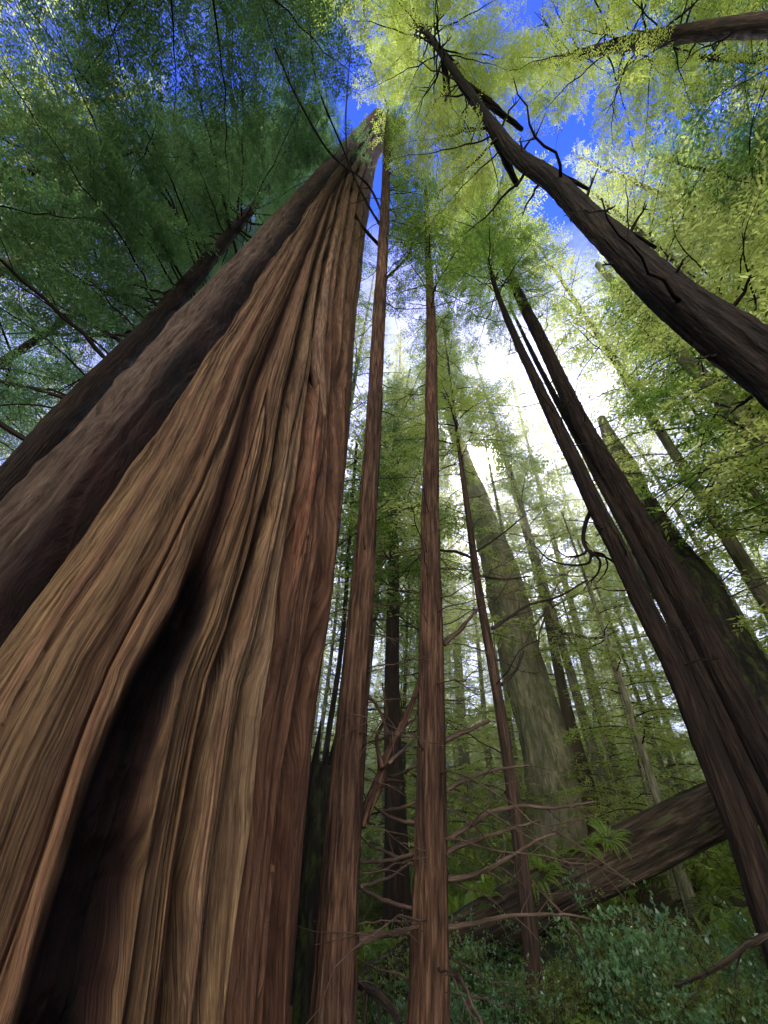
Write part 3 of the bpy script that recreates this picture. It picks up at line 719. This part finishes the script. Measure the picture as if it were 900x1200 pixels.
# lower limbs round the central tree and its neighbour
DB = 4.75
limb = [
 ([(520, 985), (545, 972), (575, 952), (605, 945), (650, 946), (697, 941)], 8, 3, 5.3, 3),
 ([(520, 1003), (560, 985), (600, 972), (632, 963)], 7, 3, 5.5, 2),
 ([(520, 1030), (560, 1021), (595, 1004), (625, 985), (655, 972)], 8, 3, 5.2, 3),
 ([(520, 1087), (560, 1082), (610, 1072), (660, 1073), (690, 1075)], 8, 2.5, 5.1, 2),
 ([(522, 925), (545, 913), (575, 903), (620, 899)], 7, 3, 5.4, 2),
 ([(520, 868), (545, 858), (574, 846)], 8, 6, 5.0, 0),
 ([(520, 755), (540, 735), (559, 713)], 8, 5, 4.9, 0),
 ([(488, 1000), (465, 1008), (440, 1011), (425, 1013)], 6, 4, 4.5, 1),
 ([(490, 1018), (460, 1003), (430, 990), (415, 975)], 6, 2, 4.6, 1),
 ([(487, 1066), (460, 1060), (428, 1044), (410, 1030)], 7, 4, 4.5, 1),
 ([(487, 1094), (450, 1097), (420, 1102)], 8, 6, 4.4, 1),
 ([(487, 940), (465, 948), (440, 952), (425, 955)], 6, 3, 4.9, 1),
 ([(487, 965), (463, 960), (438, 945), (425, 925)], 6, 2, 4.8, 1),
 ([(488, 895), (470, 905), (450, 910)], 6, 3, 4.9, 1),
]
for i, (pts, w0, w1, De, tw) in enumerate(limb):
    px_branch(rB, pts, DB, w0*.72, w1*.7, M['dead_twig'], 60+i, tw*2+2, Dend=De)
limbA = [
 ([(425, 960), (440, 925), (452, 890), (468, 855), (485, 812), (492, 790)], 17, 7, 4.6, 3),
 ([(448, 900), (440, 868), (450, 835), (446, 800)], 7, 3, 4.6, 1),
 ([(425, 970), (443, 905), (440, 870)], 9, 3, 4.4, 1),
 ([(420, 1100), (440, 1096), (460, 1093), (490, 1090)], 8, 5, 4.5, 1),
 ([(418, 1108), (440, 1100), (450, 1096)], 7, 3, 4.3, 0),
 ([(455, 895), (475, 880), (495, 862)], 6, 3, 4.7, 1),
 ([(423, 1040), (450, 1030), (480, 1012)], 5, 3, 4.5, 1),
 ([(428, 815), (440, 822), (455, 850), (460, 870)], 6, 4, 4.4, 0),
]
for i, (pts, w0, w1, De, tw) in enumerate(limbA):
    px_branch(rA, pts, 4.2, w0*.75, w1*.7, M['red_bark'] if i < 3 else M['dead_twig'], 90+i, tw+3, Dend=De)
for i, pts in enumerate([[(447, 238), (441, 190), (433, 140), (410, 90), (396, 30)], [(447, 230), (443, 170), (436, 120), (440, 50), (441, -25)], [(448, 250), (432, 218), (388, 182), (350, 120), (322, 60)],
 [(446, 265), (425, 228), (400, 170), (372, 100), (362, 20)], [(450, 225), (456, 180), (452, 120), (430, 60), (424, -20)], [(447, 290), (430, 272), (412, 215), (405, 150), (411, 60)], [(448, 330), (462, 318), (478, 300), (488, 270)], [(447, 250), (400, 250), (350, 225), (290, 205), (215, 190)]]):
    if i in (0, 1, 7): continue
    zs = [16.5, 17, 16, 15.5, 17.2, 14.5, 13, 16][i]
    q0 = at_z(pts[0][0], pts[0][1], zs); D0 = math.hypot(q0[0], q0[1])
    px_branch(rA, pts, D0, 3.4, 1.3, M['dark_twig'], 180+i, 7, Dend=D0*.85)
for k2, z in enumerate(np.arange(.7, 5.2, .16)):     # the tangle of brittle dead twigs low on the central tree
    add_stub(rB, axB, rdB, z, RNG.uniform(0, TAU), RNG.uniform(.5, 1.9), .009, M['dead_twig'], 1300+k2, RNG.uniform(-.35, .35), curl=RNG.uniform(-.2, .3), twigs=5)
for k2, z in enumerate(np.arange(.8, 4.0, .3)):
    add_stub(rA, axA, rdA, z, RNG.uniform(-.9, .9), RNG.uniform(.4, 1.3), .007, M['dead_twig'], 1400+k2, RNG.uniform(-.35, .35), twigs=4)
# curled dead limb of the left dark stem, its twigs hooking round like fingers
px_branch(rF, [(697, 590), (686, 612), (686, 640), (694, 652)], 6.3, 5.5, 4, M['dark_bark'], 120, 3)
for i, pts in enumerate([
 [(692, 645), (690, 660), (670, 663), (645, 656), (628, 640)], [(694, 648), (703, 656), (700, 672), (690, 682), (684, 690)],
 [(694, 648), (706, 650), (712, 664), (704, 680)], [(690, 643), (682, 650), (665, 652), (652, 645)], [(697, 650), (712, 655), (728, 665), (742, 690)]]):
    px_branch(rF, pts, 6.3, 3.2, 1.1, M['dark_bark'], 130+i, 5, Dend=6.1+.08*i)
px_branch(rC, [(577, 737), (600, 722), (622, 708), (650, 700), (690, 678)], 6.3, 4, 2, M['dark_twig'], 150, 5, Dend=6.9)
px_branch(rC, [(560, 675), (590, 680), (620, 676)], 6.3, 3.5, 1.5, M['dark_twig'], 151, 3, Dend=6.9)
px_branch(rC, [(553, 650), (590, 625), (615, 605)], 6.3, 3, 1.2, M['dark_twig'], 152, 3, Dend=6.9)
px_branch(rC, [(556, 655), (535, 646), (516, 645)], 6.3, 4, 3, M['dark_twig'], 153, 3, Dend=6.0)
px_branch(rC, [(588, 802), (605, 785), (615, 762)], 6.3, 4, 2, M['dark_twig'], 154, 2, Dend=6.6)
px_branch(rE, [(640, 737), (665, 743), (700, 748), (725, 738)], 14.8, 5, 2, M['dark_twig'], 155, 8, Dend=13)
for i, pts in enumerate([[(641, 715), (655, 740), (680, 762)], [(641, 715), (625, 735), (612, 760)], [(641, 715), (670, 700), (700, 690)], [(641, 715), (650, 690), (668, 668)], [(641, 716), (632, 695), (610, 680)], [(642, 720), (665, 745), (690, 790)], [(641, 718), (632, 745), (632, 780)]]):
    px_branch(rE, pts, 15, 3, 1, M['dead_twig'], 160+i, 4, Dend=14.3)

# ------------------------------------------------------------------ crowns on the near trees
# left sky: long drooping limbs off the tree behind the hollow trunk
mbT = MB(); rr = np.random.default_rng(77); ksF = sorted(FINE)
for i in range(52):
    z = 7+17*((i+rr.random())/52); az = rr.uniform(.45, 1.42)*math.pi
    L = rr.uniform(2.4, 4.6)*(1-.45*(z-6)/18)
    lb = FINE[4.0] if L > 3.2 else FINE[2.6]; k0 = 4.0 if L > 3.2 else 2.6
    place_spray(mbT, lb[rr.integers(4)], k0, axT(z), az, rr.uniform(0, .5), rr.normal(0, .3), L)
for i in range(54):
    z = 17.5+12.5*(i+rr.random())/54; L = rr.uniform(3.0, 5.4)*(1-.03*(z-17))
    place_spray(mbT, FINE[4.0][rr.integers(4)] if L > 3.2 else FINE[2.6][rr.integers(4)], 4.0 if L > 3.2 else 2.6, axT(z), rr.uniform(-.55, 1.3)*math.pi, rr.uniform(-.1, .4), rr.normal(0, .3), L)
for i in range(34):
    z = rr.uniform(5, 19); place_spray(mbT, BARE[rr.integers(5)], 3.0, axT(z), rr.uniform(.5, 1.55)*math.pi, rr.uniform(0, .5), 0, rr.uniform(3.0, 6.0))
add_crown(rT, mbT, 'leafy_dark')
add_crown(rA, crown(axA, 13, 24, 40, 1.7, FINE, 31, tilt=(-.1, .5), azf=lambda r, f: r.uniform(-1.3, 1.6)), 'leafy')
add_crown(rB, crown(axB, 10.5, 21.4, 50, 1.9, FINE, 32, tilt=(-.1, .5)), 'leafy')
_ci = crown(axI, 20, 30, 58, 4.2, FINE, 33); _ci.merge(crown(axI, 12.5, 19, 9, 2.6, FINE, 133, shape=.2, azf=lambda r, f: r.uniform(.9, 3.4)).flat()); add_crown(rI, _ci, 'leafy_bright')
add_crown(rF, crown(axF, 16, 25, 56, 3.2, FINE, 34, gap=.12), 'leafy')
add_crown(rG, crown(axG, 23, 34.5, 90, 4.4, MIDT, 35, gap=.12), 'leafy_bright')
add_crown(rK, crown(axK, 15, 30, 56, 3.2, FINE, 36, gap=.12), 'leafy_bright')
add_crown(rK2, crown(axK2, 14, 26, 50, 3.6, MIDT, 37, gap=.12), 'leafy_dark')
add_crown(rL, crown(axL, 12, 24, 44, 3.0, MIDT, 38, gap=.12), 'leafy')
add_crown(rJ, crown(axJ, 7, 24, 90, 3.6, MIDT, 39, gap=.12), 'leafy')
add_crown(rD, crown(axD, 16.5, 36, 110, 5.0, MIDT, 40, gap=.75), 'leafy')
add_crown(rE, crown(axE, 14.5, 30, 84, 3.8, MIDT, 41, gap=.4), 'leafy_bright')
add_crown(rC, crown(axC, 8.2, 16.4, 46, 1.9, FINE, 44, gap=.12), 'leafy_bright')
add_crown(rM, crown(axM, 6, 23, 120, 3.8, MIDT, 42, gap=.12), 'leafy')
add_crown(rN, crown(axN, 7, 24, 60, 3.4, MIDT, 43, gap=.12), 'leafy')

# ------------------------------------------------------------------ back trees: four kinds, copied
def proto(seed, H, lib, nb, lmax, z0, r0, leafm):
    mb = MB(); P = np.array([[0, 0, -.5], [0, 0, H*.5], [.2, .1, H]])
    Pn, Rn = resample(P, 60, [r0, r0*.6, .03])
    tb = MB(); tube(tb, Pn, Rn, 18, 0, True, lambda t, l, q: 1+.5*np.exp(-l/1.2)*(1+.4*np.cos(t*5)) + .08*fbm2(t*1.3, l*.6, seed, 3))
    tm = tb.mesh('trunk', [M['mossy_bark'] if seed != 202 and seed != 206 else M['brown_bark']])
    ax = lambda z: np.array([np.interp(z, Pn[:, 2], Pn[:, c]) for c in range(3)])
    cb = crown(ax, z0, H, nb, lmax, lib, seed, low_thin=.35)
    cm = cb.mesh('crown', [M['dark_twig'], M[leafm]])
    return tm, cm
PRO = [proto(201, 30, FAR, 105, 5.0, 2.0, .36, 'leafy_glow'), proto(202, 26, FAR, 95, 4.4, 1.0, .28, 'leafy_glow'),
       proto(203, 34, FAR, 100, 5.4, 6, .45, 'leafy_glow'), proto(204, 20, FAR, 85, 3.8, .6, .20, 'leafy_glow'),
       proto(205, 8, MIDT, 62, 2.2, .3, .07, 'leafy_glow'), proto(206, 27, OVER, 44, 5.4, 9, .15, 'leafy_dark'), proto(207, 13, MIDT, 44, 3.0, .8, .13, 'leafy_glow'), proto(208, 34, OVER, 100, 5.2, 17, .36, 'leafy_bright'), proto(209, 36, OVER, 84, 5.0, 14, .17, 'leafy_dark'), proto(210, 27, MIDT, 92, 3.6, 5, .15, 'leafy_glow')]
BGL = ['tall hemlock with a full drooping crown in the hazy background', 'yellow-green hemlock glowing with sunlight in the background', 'tall straight conifer with a high crown in the background', 'mid-sized bright conifer leafy down to the ground in the background', 'young leafy conifer of the understorey in the background', 'dark conifer with long spreading limbs overhead at the upper left', 'bright-leaved conifer glowing between the trunks in the middle distance', 'tall yellow-green conifer whose crown closes over the top edge', 'tall shaded conifer reaching high behind the left tree', 'slender thin-crowned conifer rising pale green toward the sun']
def bg(kind, x, y, sc, rz):
    tm, cm = PRO[kind]; z = float(terrain_h(x, y))
    root = empty('young_conifer' if kind == 4 else 'conifer_tree', (x, y, z), BGL[kind], 'tree', ['background hemlocks', 'sunlit background hemlocks', 'tall background conifers', 'bright background conifers', 'young understorey conifers', 'dark conifers overhead on the left', 'bright middle-distance conifers', 'yellow-green crowns overhead', 'tall shaded conifers on the left', 'slender conifers toward the sun'][kind])
    root.rotation_euler = (random.gauss(0, .03), random.gauss(0, .03), rz); root.scale = (sc, sc, sc)
    for nm, me in (('trunk', tm), ('crown', cm)):
        o = bpy.data.objects.new(nm, me); col.objects.link(o); o.parent = root
rb = random.Random(5)
def pol(az, D): a = math.radians(az); return D*math.sin(a), D*math.cos(a)
placed = []
def try_place(az, D, kind, sc, mind=3.0):
    x, y = pol(az, D)
    if kind == 4 and 12 < az < 25 and D < 15.5: return      # a clearing in front of the old mossy trunk
    for (a, b) in placed:
        if (a-x)**2+(b-y)**2 < mind**2: return
    placed.append((x, y)); bg(kind, x, y, sc, rb.uniform(0, TAU))
for i in range(36):      # in the view cone, in depth
    az = rb.uniform(-12, 62); D = rb.uniform(18, 50); kd = rb.choice([0, 1, 1, 3, 3])
    h_ = (D*.60-2)*rb.uniform(.6, 1.1); H_ = [30, 26, 34, 20][kd]
    try_place(az, D, kd, min(1.2, max(.4, h_/H_)), 3.6)
for i in range(26):      # on the right
    az = rb.uniform(55, 115); D = rb.uniform(11, 30)
    try_place(az, D, rb.choice([0, 1, 2]), rb.uniform(.9, 1.2), 4)
for i in range(26):      # on the left
    az = rb.uniform(-125, -50); D = rb.uniform(12, 32)
    try_place(az, D, rb.choice([0, 2, 0]), rb.uniform(.9, 1.2), 4)
for i in range(70):
    az = rb.uniform(-6, 62); D = rb.uniform(11, 34)
    try_place(az, D, 4, rb.uniform(.8, 1.4), 1.9)
for i in range(60):
    az = rb.uniform(0, 60); D = rb.uniform(16, 36)
    try_place(az, D, 4, rb.uniform(1.4, 2.1), 1.9)
for (a_, d_, s_) in [(4, 11.5, .9), (9, 13, 1.0), (27, 13.5, .6), (31, 14, .8), (33, 10.5, .7), (-3, 14, 1.2), (16, 19, 1.1), (39, 15, 1.1), (47, 16, 1.2), (54, 12, 1.1), (7, 18, 1.3), (62, 14, 1.2), (22.5, 16.5, 1.5), (8, 16, 1.9), (2, 17, 1.7), (-1, 12, 1.7)]:
    try_place(a_, d_, 6, s_, .8)
for (a_, d_, s_) in [(4, 14.5, 1.3), (-5, 13, 1.25), (0, 11.5, 1.1), (28.5, 15, 1.1), (11, 18, 1.45), (13, 24, 1.0), (27, 17, 1.15), (-8, 9.8, 1.1), (66, 8.8, 1.0), (30, 18.5, 1.25), (32, 26, 1.15), (36, 23, .95), (7, 22, 1.5), (10, 27, 1.25), (-2, 18, 1.4), (66, 13, 1.3), (76, 10.5, 1.2), (50, 12.5, 1.3), (42, 24, 1.1), (49, 20, 1.15), (56, 17, 1.1)]:
    try_place(a_, d_, 9, s_, .8)
for (a_, d_, s_) in [(172, 6.5, .95), (205, 5.5, 1.0), (140, 8.0, 1.0), (232, 8, .95), (112, 9, 1.0)]:
    try_place(a_, d_, 7, s_, .8)
for (a_, d_, s_) in [(-44, 9.0, .95), (80, 15, 1.0), (-68, 8.8, .9), (-158, 5.5, .95), (-124, 7.5, .95), (-114, 5.2, .95), (-106, 8.0, .9)]:
    try_place(a_, d_, 8, s_, .8)
for (a_, d_, s_) in [(-62, 12.5, 1.0), (-80, 9.5, 1.0), (-112, 8.0, 1.05), (-52, 15, 1.1), (-36, 14.5, 1.15)]:
    try_place(a_, d_, 5, s_, 1)

# ------------------------------------------------------------------ fallen log
def build_log():
    c = [(430, 1160, 62), (540, 1108, 64), (620, 1062, 66), (700, 1015, 74), (770, 975, 80), (835, 945, 88), (900, 915, 92)]
    Ds = [7.6, 8.0, 8.3, 8.6, 8.9, 9.2, 9.6]
    P = [at(a, b, d) for (a, b, w), d in zip(c, Ds)]; R = [w*(.40-.012*i)*depth(p)/F_PX for i, ((a, b, w), p) in enumerate(zip(c, P))]
    P = [P[0]+(P[-1]-P[0])*k_/6 for k_ in range(7)]; R = np.linspace(.24, .34, 7)
    Pn, Rn = resample(P, 220, R)
    root = empty('fallen_log', tuple(P[2]), 'mossy fallen log lying slantwise above the ferns at the lower right', 'log')
    mb = MB(); tube(mb, Pn, Rn, 72, 0, True, lambda t, l, q: 1+.2*fbm2(t*1.1, l*.5, 4, 4)+.09*fbm2(t*6, l*.9, 6, 4)+.05*np.abs(fbm2(t*14, l*2.2, 7, 3))-.10*np.exp(-((((t*3+.2*np.sin(l)) % 1.6)-.8)/.12)**2))
    mb.obj('trunk', [M['log_bark']], root, np.array(root.location))
    for (i_, s_) in [(60, .5), (78, .6), (92, .45), (104, .6), (120, .5), (86, .4), (112, .4)]:
        p = Pn[i_]+np.array([rb.uniform(-.15, .15), -Rn[i_]*.45, Rn[i_]*.8])
        o = bpy.data.objects.new('sword_fern', FERN[i_ % 3]); col.objects.link(o); o.location = tuple(p); o.scale = (s_, s_, s_); o.rotation_euler = (rb.uniform(.2, .6), 0, rb.uniform(0, 6))
        tag(o, 'bright green fern rooted on top of the fallen log', 'fern', 'ferns growing on the fallen log')
    print('LOG', np.round(P[0], 1), np.round(P[-1], 1), np.round(R, 2))

# ------------------------------------------------------------------ understorey
def fern_mesh(seed, L=.9, n=16):
    r = np.random.default_rng(seed); mb = MB(); LP = []; LD = []; LS = []; LL = []
    for i in range(n):
        az = TAU*i/n+r.normal(0, .2); l = L*r.uniform(.7, 1.1); s = np.linspace(0, 1, 12)
        d = np.array([math.cos(az), math.sin(az), 0]); lat = np.array([-d[1], d[0], 0])
        P = np.outer(s*l*.85, d)+np.outer(l*(1.0*s-1.05*s**2*r.uniform(.7, 1.1)), [0, 0, 1])
        tube(mb, P, .005*(1-.8*s), 3, 0, False)
        T = norm(np.gradient(P, axis=0)); m = 34; u = np.linspace(.1, .99, m)
        B = np.stack([np.interp(u, s, P[:, c]) for c in range(3)], -1); Tu = np.stack([np.interp(u, s, T[:, c]) for c in range(3)], -1)
        for sg in (-1, 1):
            D = norm(lat*sg+Tu*.35+np.array([0, 0, -.12])+r.normal(0, .06, (m, 3)))
            LP.append(B); LD.append(D); LS.append(Tu); LL.append(.13*l*np.sin(math.pi*np.clip(u*.85+.12, 0, 1))**.7+.01)
    LP, LD, LS, LL = map(np.concatenate, (LP, LD, LS, LL)); leaflets(mb, LP, LD, LS, LL, LL*.22, 1)
    return mb.mesh('fronds', [M['dark_twig'], M['fern']])
def shrub_mesh(seed, H=1.1, n=26, leafl=.06, mt='shrub'):
    r = np.random.default_rng(seed); mb = MB(); LP = []; LD = []; LN = []; LL = []
    for i in range(n):
        az = r.uniform(0, TAU); l = H*r.uniform(.5, 1.15); s = np.linspace(0, 1, 8); d = np.array([math.cos(az), math.sin(az), 0]); sp = r.uniform(.2, .75)
        P = np.outer(s*l*sp, d)+np.outer(l*(s*.95-.25*s**2), [0, 0, 1])+np.cumsum(r.normal(0, .02, (8, 3)), axis=0)
        tube(mb, P, .006*(1-.7*s), 4, 0, False)
        for j in range(5):
            f = r.uniform(.25, 1); b = np.array([np.interp(f, s, P[:, c]) for c in range(3)]); dd = norm(np.array([r.normal(), r.normal(), r.uniform(-.1, .8)])); l2 = r.uniform(.12, .35)
            m = int(l2/.014); u = np.linspace(0, 1, m); B = b+np.outer(u*l2, dd)
            LP.append(B); LD.append(norm(dd*.6+r.normal(0, .7, (m, 3)))); LN.append(norm(r.normal(0, .5, (m, 3))+[0, 0, 1])); LL.append(leafl*r.uniform(.6, 1.3, m))
    LP, LD, LN, LL = map(np.concatenate, (LP, LD, LN, LL)); S = norm(np.cross(LN, LD)); leaflets(mb, LP, LD, S, LL, LL*.62, 1)
    return mb.mesh('leaves', [M['dark_twig'], M[mt]])
FERN = [fern_mesh(k) for k in range(3)]; SHR = [shrub_mesh(10+k, leafl=.036+.008*k, n=40) for k in range(4)]
OLV = [shrub_mesh(30+k, leafl=.028+.007*k, n=34, mt='olive') for k in range(3)]
def plant(kind, x, y, sc, dz=0):
    me = {'fern': FERN, 'shrub': SHR, 'olive': OLV}[kind][rb.randrange(3)]
    z = float(terrain_h(x, y))+dz
    o = bpy.data.objects.new('sword_fern' if kind == 'fern' else 'leafy_shrub', me); col.objects.link(o)
    o.location = (x, y, z-.03); o.rotation_euler = (rb.gauss(0, .1), rb.gauss(0, .1), rb.uniform(0, TAU)); o.scale = (sc, sc, sc*rb.uniform(.8, 1.15))
    if kind == 'fern': tag(o, 'arching green fern among the dim undergrowth at the lower right', 'fern', 'ferns of the undergrowth')
    elif kind == 'olive': tag(o, 'fine-leaved olive green bush in the dim undergrowth at the lower right', 'shrub', 'olive bushes of the undergrowth')
    else: tag(o, 'teal-green small-leaved shrub in the dim undergrowth at the lower right', 'shrub', 'shrubs of the undergrowth')
build_log()
for i in range(120):
    az = rb.uniform(3, 52); D = rb.uniform(5.1, 7.9)
    x, y = pol(az, D); plant(rb.choice(['fern', 'fern', 'fern', 'shrub', 'olive', 'olive']), x, y, rb.uniform(.42, .85))
for (px_, py_, D_, k_, s_) in [(640, 1075, 7.0, 'fern', 1.1), (700, 1065, 6.8, 'fern', 1.0), (770, 1050, 6.6, 'olive', 1.0), (820, 1040, 6.4, 'fern', 1.0), (660, 1120, 6.2, 'olive', .9), (740, 1110, 6.0, 'shrub', .9), (590, 1130, 6.0, 'fern', .9), (860, 1080, 5.6, 'olive', .8), (560, 1180, 5.4, 'shrub', .8), (700, 1180, 5.2, 'fern', .8), (800, 1160, 5.0, 'fern', .7), (860, 1185, 4.9, 'shrub', .7)]:
    p_ = at(px_, py_, D_); plant(k_, float(p_[0]), float(p_[1]), s_)
for i in range(60):
    az = rb.uniform(-8, 60); D = rb.uniform(9.5, 18)
    x, y = pol(az, D); plant(rb.choice(['fern', 'olive']), x, y, rb.uniform(.8, 1.3))

def ground_cover():
    r = np.random.default_rng(9); n = 90000
    a = np.radians(r.uniform(-16, 66, n)); D = 8+34*r.random(n)**1.3
    x = D*np.sin(a); y = D*np.cos(a); keep = fbm2(x*.5, y*.5, 66, 3) > -.12; x = x[keep]; y = y[keep]; n = len(x)
    P = np.stack([x, y, terrain_h(x, y)+r.uniform(0, .35, n)], -1); Dd = norm(r.normal(0, 1, (n, 3))+[0, 0, .5]); Nn = norm(r.normal(0, .6, (n, 3))+[0, 0, 1])
    ll = r.uniform(.12, .3, n); mb = MB(); leaflets(mb, P, Dd, norm(np.cross(Nn, Dd)), ll, ll*.4, 0)
    o = mb.obj('ground_cover', [M['fern']]); tag(o, 'low leafy ground cover spreading over the forest floor', None, None, 'stuff')
ground_cover()
def stick(pts, Ds, w0, w1, mat, label, seed):
    P = resample([at(a, b, d) for (a, b), d in zip(pts, Ds)], 30); r = np.random.default_rng(seed); P = P+np.cumsum(r.normal(0, .004, P.shape), axis=0)
    root = empty('fallen_branch', tuple(P[0]), label, 'branch'); mb = MB()
    tube(mb, P, np.linspace(w0, w1, 30), 9, 0, True, lambda t, l, q: 1+.25*fbm2(t*1.5, l*6, seed, 3)); mb.obj('limb', [mat], root, P[0])
    T = norm(np.gradient(P, axis=0))
    for k in range(4):
        i0 = r.integers(6, 26); d = norm(T[i0]*.7+r.normal(0, .6, 3)); u = np.linspace(0, 1, 8); l = r.uniform(.2, .6); tb = MB()
        tube(tb, P[i0]+np.outer(u*l, d)+np.cumsum(r.normal(0, .01, (8, 3)), axis=0), w0*.4*(1-.8*u), 5, 0, False); tb.obj('twig', [mat], root, P[0])
stick([(905, 1095), (875, 1112), (840, 1135), (790, 1152)], [5.2, 5.0, 4.9, 4.9], .02, .012, M['log_bark'], 'mossy broken branch lying in the undergrowth at the bottom right corner', 1)
stick([(412, 1148), (440, 1168), (475, 1205)], [4.6, 4.3, 4.0], .03, .022, M['log_bark'], 'pale fallen stick lying between the two slim red trunks', 2)
stick([(522, 1130), (545, 1158), (568, 1200)], [5.2, 4.9, 4.6], .02, .012, M['dead_twig'], 'thin pale stick slanting down just right of the central red trunk', 3)
stick([(600, 1010), (650, 1062), (690, 1108)], [6.4, 6.2, 6.0], .016, .008, M['dead_twig'], 'long thin dead stick leaning in front of the fallen log', 4)

# ------------------------------------------------------------------ sky, sun, haze
sun_dir = ray(571, 543)
el = math.asin(sun_dir[2]); az = math.atan2(sun_dir[0], sun_dir[1])
w = bpy.data.worlds.new("World"); bpy.context.scene.world = w; w.use_nodes = True
nt = w.node_tree; nt.nodes.clear(); N = nt.nodes.new; Lk = nt.links.new
sky = N('ShaderNodeTexSky'); sky.sky_type = 'NISHITA'; sky.sun_disc = False
sky.sun_elevation = el; sky.sun_rotation = az; sky.altitude = 100; sky.air_density = 1.0; sky.dust_density = .6; sky.ozone_density = 3.0
tint = mixc(nt, 1.0, sky.outputs[0], (.42, .78, 2.6), 'MULTIPLY')
tc = N('ShaderNodeTexCoord')
dp = N('ShaderNodeVectorMath'); dp.operation = 'DOT_PRODUCT'; Lk(tc.outputs['Generated'], dp.inputs[0]); dp.inputs[1].default_value = tuple(sun_dir)
dpc = math_node(nt, 'MAXIMUM', dp.outputs['Value'], 0.0)
g1 = math_node(nt, 'MULTIPLY', math_node(nt, 'POWER', dpc, 60.0), 1.2)
g2 = math_node(nt, 'MULTIPLY', math_node(nt, 'POWER', dpc, 900.0), 90.0)
cl = noise_node(nt, tc.outputs['Generated'], 3.2, 6, .6)
clf = math_node(nt, 'MULTIPLY', ramp(nt, cl, [(.60, (0, 0, 0)), (.78, (1, 1, 1))]), 4.0)
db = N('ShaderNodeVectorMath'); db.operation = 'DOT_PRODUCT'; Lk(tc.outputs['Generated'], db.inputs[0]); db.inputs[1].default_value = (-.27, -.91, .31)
bc = math_node(nt, 'MULTIPLY', math_node(nt, 'POWER', math_node(nt, 'MAXIMUM', db.outputs['Value'], 0.0), 5.0), 62.0)   # unseen cloud-like glow added behind the viewer to light the shaded trunk
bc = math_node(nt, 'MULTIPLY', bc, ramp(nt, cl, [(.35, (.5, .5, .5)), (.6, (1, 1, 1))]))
g3 = math_node(nt, 'MULTIPLY', math_node(nt, 'POWER', dpc, 4000.0), 9000.0)
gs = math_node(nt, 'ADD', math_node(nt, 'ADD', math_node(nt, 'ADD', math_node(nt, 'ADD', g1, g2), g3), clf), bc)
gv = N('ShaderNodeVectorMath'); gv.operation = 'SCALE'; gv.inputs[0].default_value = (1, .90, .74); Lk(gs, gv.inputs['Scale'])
sx = N('ShaderNodeSeparateXYZ'); Lk(tc.outputs['Generated'], sx.inputs[0])
low = math_node(nt, 'POWER', math_node(nt, 'SUBTRACT', 1.0, math_node(nt, 'ABSOLUTE', sx.outputs[2])), 3.0)   # pale sunlit haze low in the sky, brightest under the sun
g4 = math_node(nt, 'MULTIPLY', low, math_node(nt, 'MULTIPLY_ADD', math_node(nt, 'POWER', dpc, 3.0), 36.0, 1.8))
g4v = N('ShaderNodeVectorMath'); g4v.operation = 'SCALE'; g4v.inputs[0].default_value = (1, .97, .58); Lk(g4, g4v.inputs['Scale'])
lowf = math_node(nt, 'MULTIPLY', low, 1.6, clamp=True)
tint = mixc(nt, lowf, tint, mixc(nt, 1.0, sky.outputs[0], (.9, .95, 1.1), 'MULTIPLY'))
tint = mixc(nt, 1.0, tint, g4v.outputs[0], 'ADD')
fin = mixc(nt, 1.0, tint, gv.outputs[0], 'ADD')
bgn = N('ShaderNodeBackground'); bgn.inputs[1].default_value = .15; Lk(fin, bgn.inputs[0])
ow = N('ShaderNodeOutputWorld'); Lk(bgn.outputs[0], ow.inputs[0])
ld = bpy.data.lights.new('sun', 'SUN'); ld.energy = 5; ld.angle = math.radians(.5); ld.color = (1, .93, .8)
lo = bpy.data.objects.new('sun', ld); col.objects.link(lo)
lo.rotation_euler = Vector(tuple(-sun_dir)).to_track_quat('-Z', 'Y').to_euler()
lo.location = tuple(CAM+sun_dir*80)

HAZE = 1
if HAZE:
    me = bpy.data.meshes.new('haze'); 
    x0, x1, y0, y1, z0, z1 = -50, 70, 8.2, 75, -4, 40
    v = [(x, y, z) for z in (z0, z1) for y in (y0, y1) for x in (x0, x1)]
    me.from_pydata(v, [], [(0, 2, 3, 1), (4, 5, 7, 6), (0, 1, 5, 4), (2, 6, 7, 3), (0, 4, 6, 2), (1, 3, 7, 5)]); 
    hz = bpy.data.objects.new('haze', me); col.objects.link(hz); tag(hz, 'thin sunlit forest haze', None, None, 'structure')
    m, nt, N, Lk = nodes_of('thin_haze'); vs = N('ShaderNodeVolumeScatter'); vs.inputs['Density'].default_value = .021; vs.inputs['Anisotropy'].default_value = .72
    vs.inputs['Color'].default_value = (1, .93, .58, 1)
    o = N('ShaderNodeOutputMaterial'); Lk(vs.outputs[0], o.inputs['Volume']); me.materials.append(m)
    hz.display_type = 'WIRE'

# ------------------------------------------------------------------ camera and render settings
cd = bpy.data.cameras.new('camera'); co = bpy.data.objects.new('camera', cd); col.objects.link(co)
cd.sensor_fit = 'HORIZONTAL'; cd.sensor_width = 36; cd.lens = F_PX/900*36; cd.clip_start = .05; cd.clip_end = 1000
mat = Matrix([list(MW[i])+[CAM[i]] for i in range(3)]+[[0, 0, 0, 1]])
co.matrix_world = mat
sc = bpy.context.scene; sc.camera = co
sc.view_settings.view_transform = 'Standard'; sc.view_settings.look = 'None'; sc.view_settings.exposure = 0
cy = sc.cycles; cy.use_denoising = True; cy.max_bounces = 7; cy.diffuse_bounces = 4; cy.glossy_bounces = 2; cy.transmission_bounces = 4; cy.volume_bounces = 1; cy.transparent_max_bounces = 4
cy.sample_clamp_indirect = 6; cy.volume_step_rate = 4; cy.caustics_reflective = False; cy.caustics_refractive = False
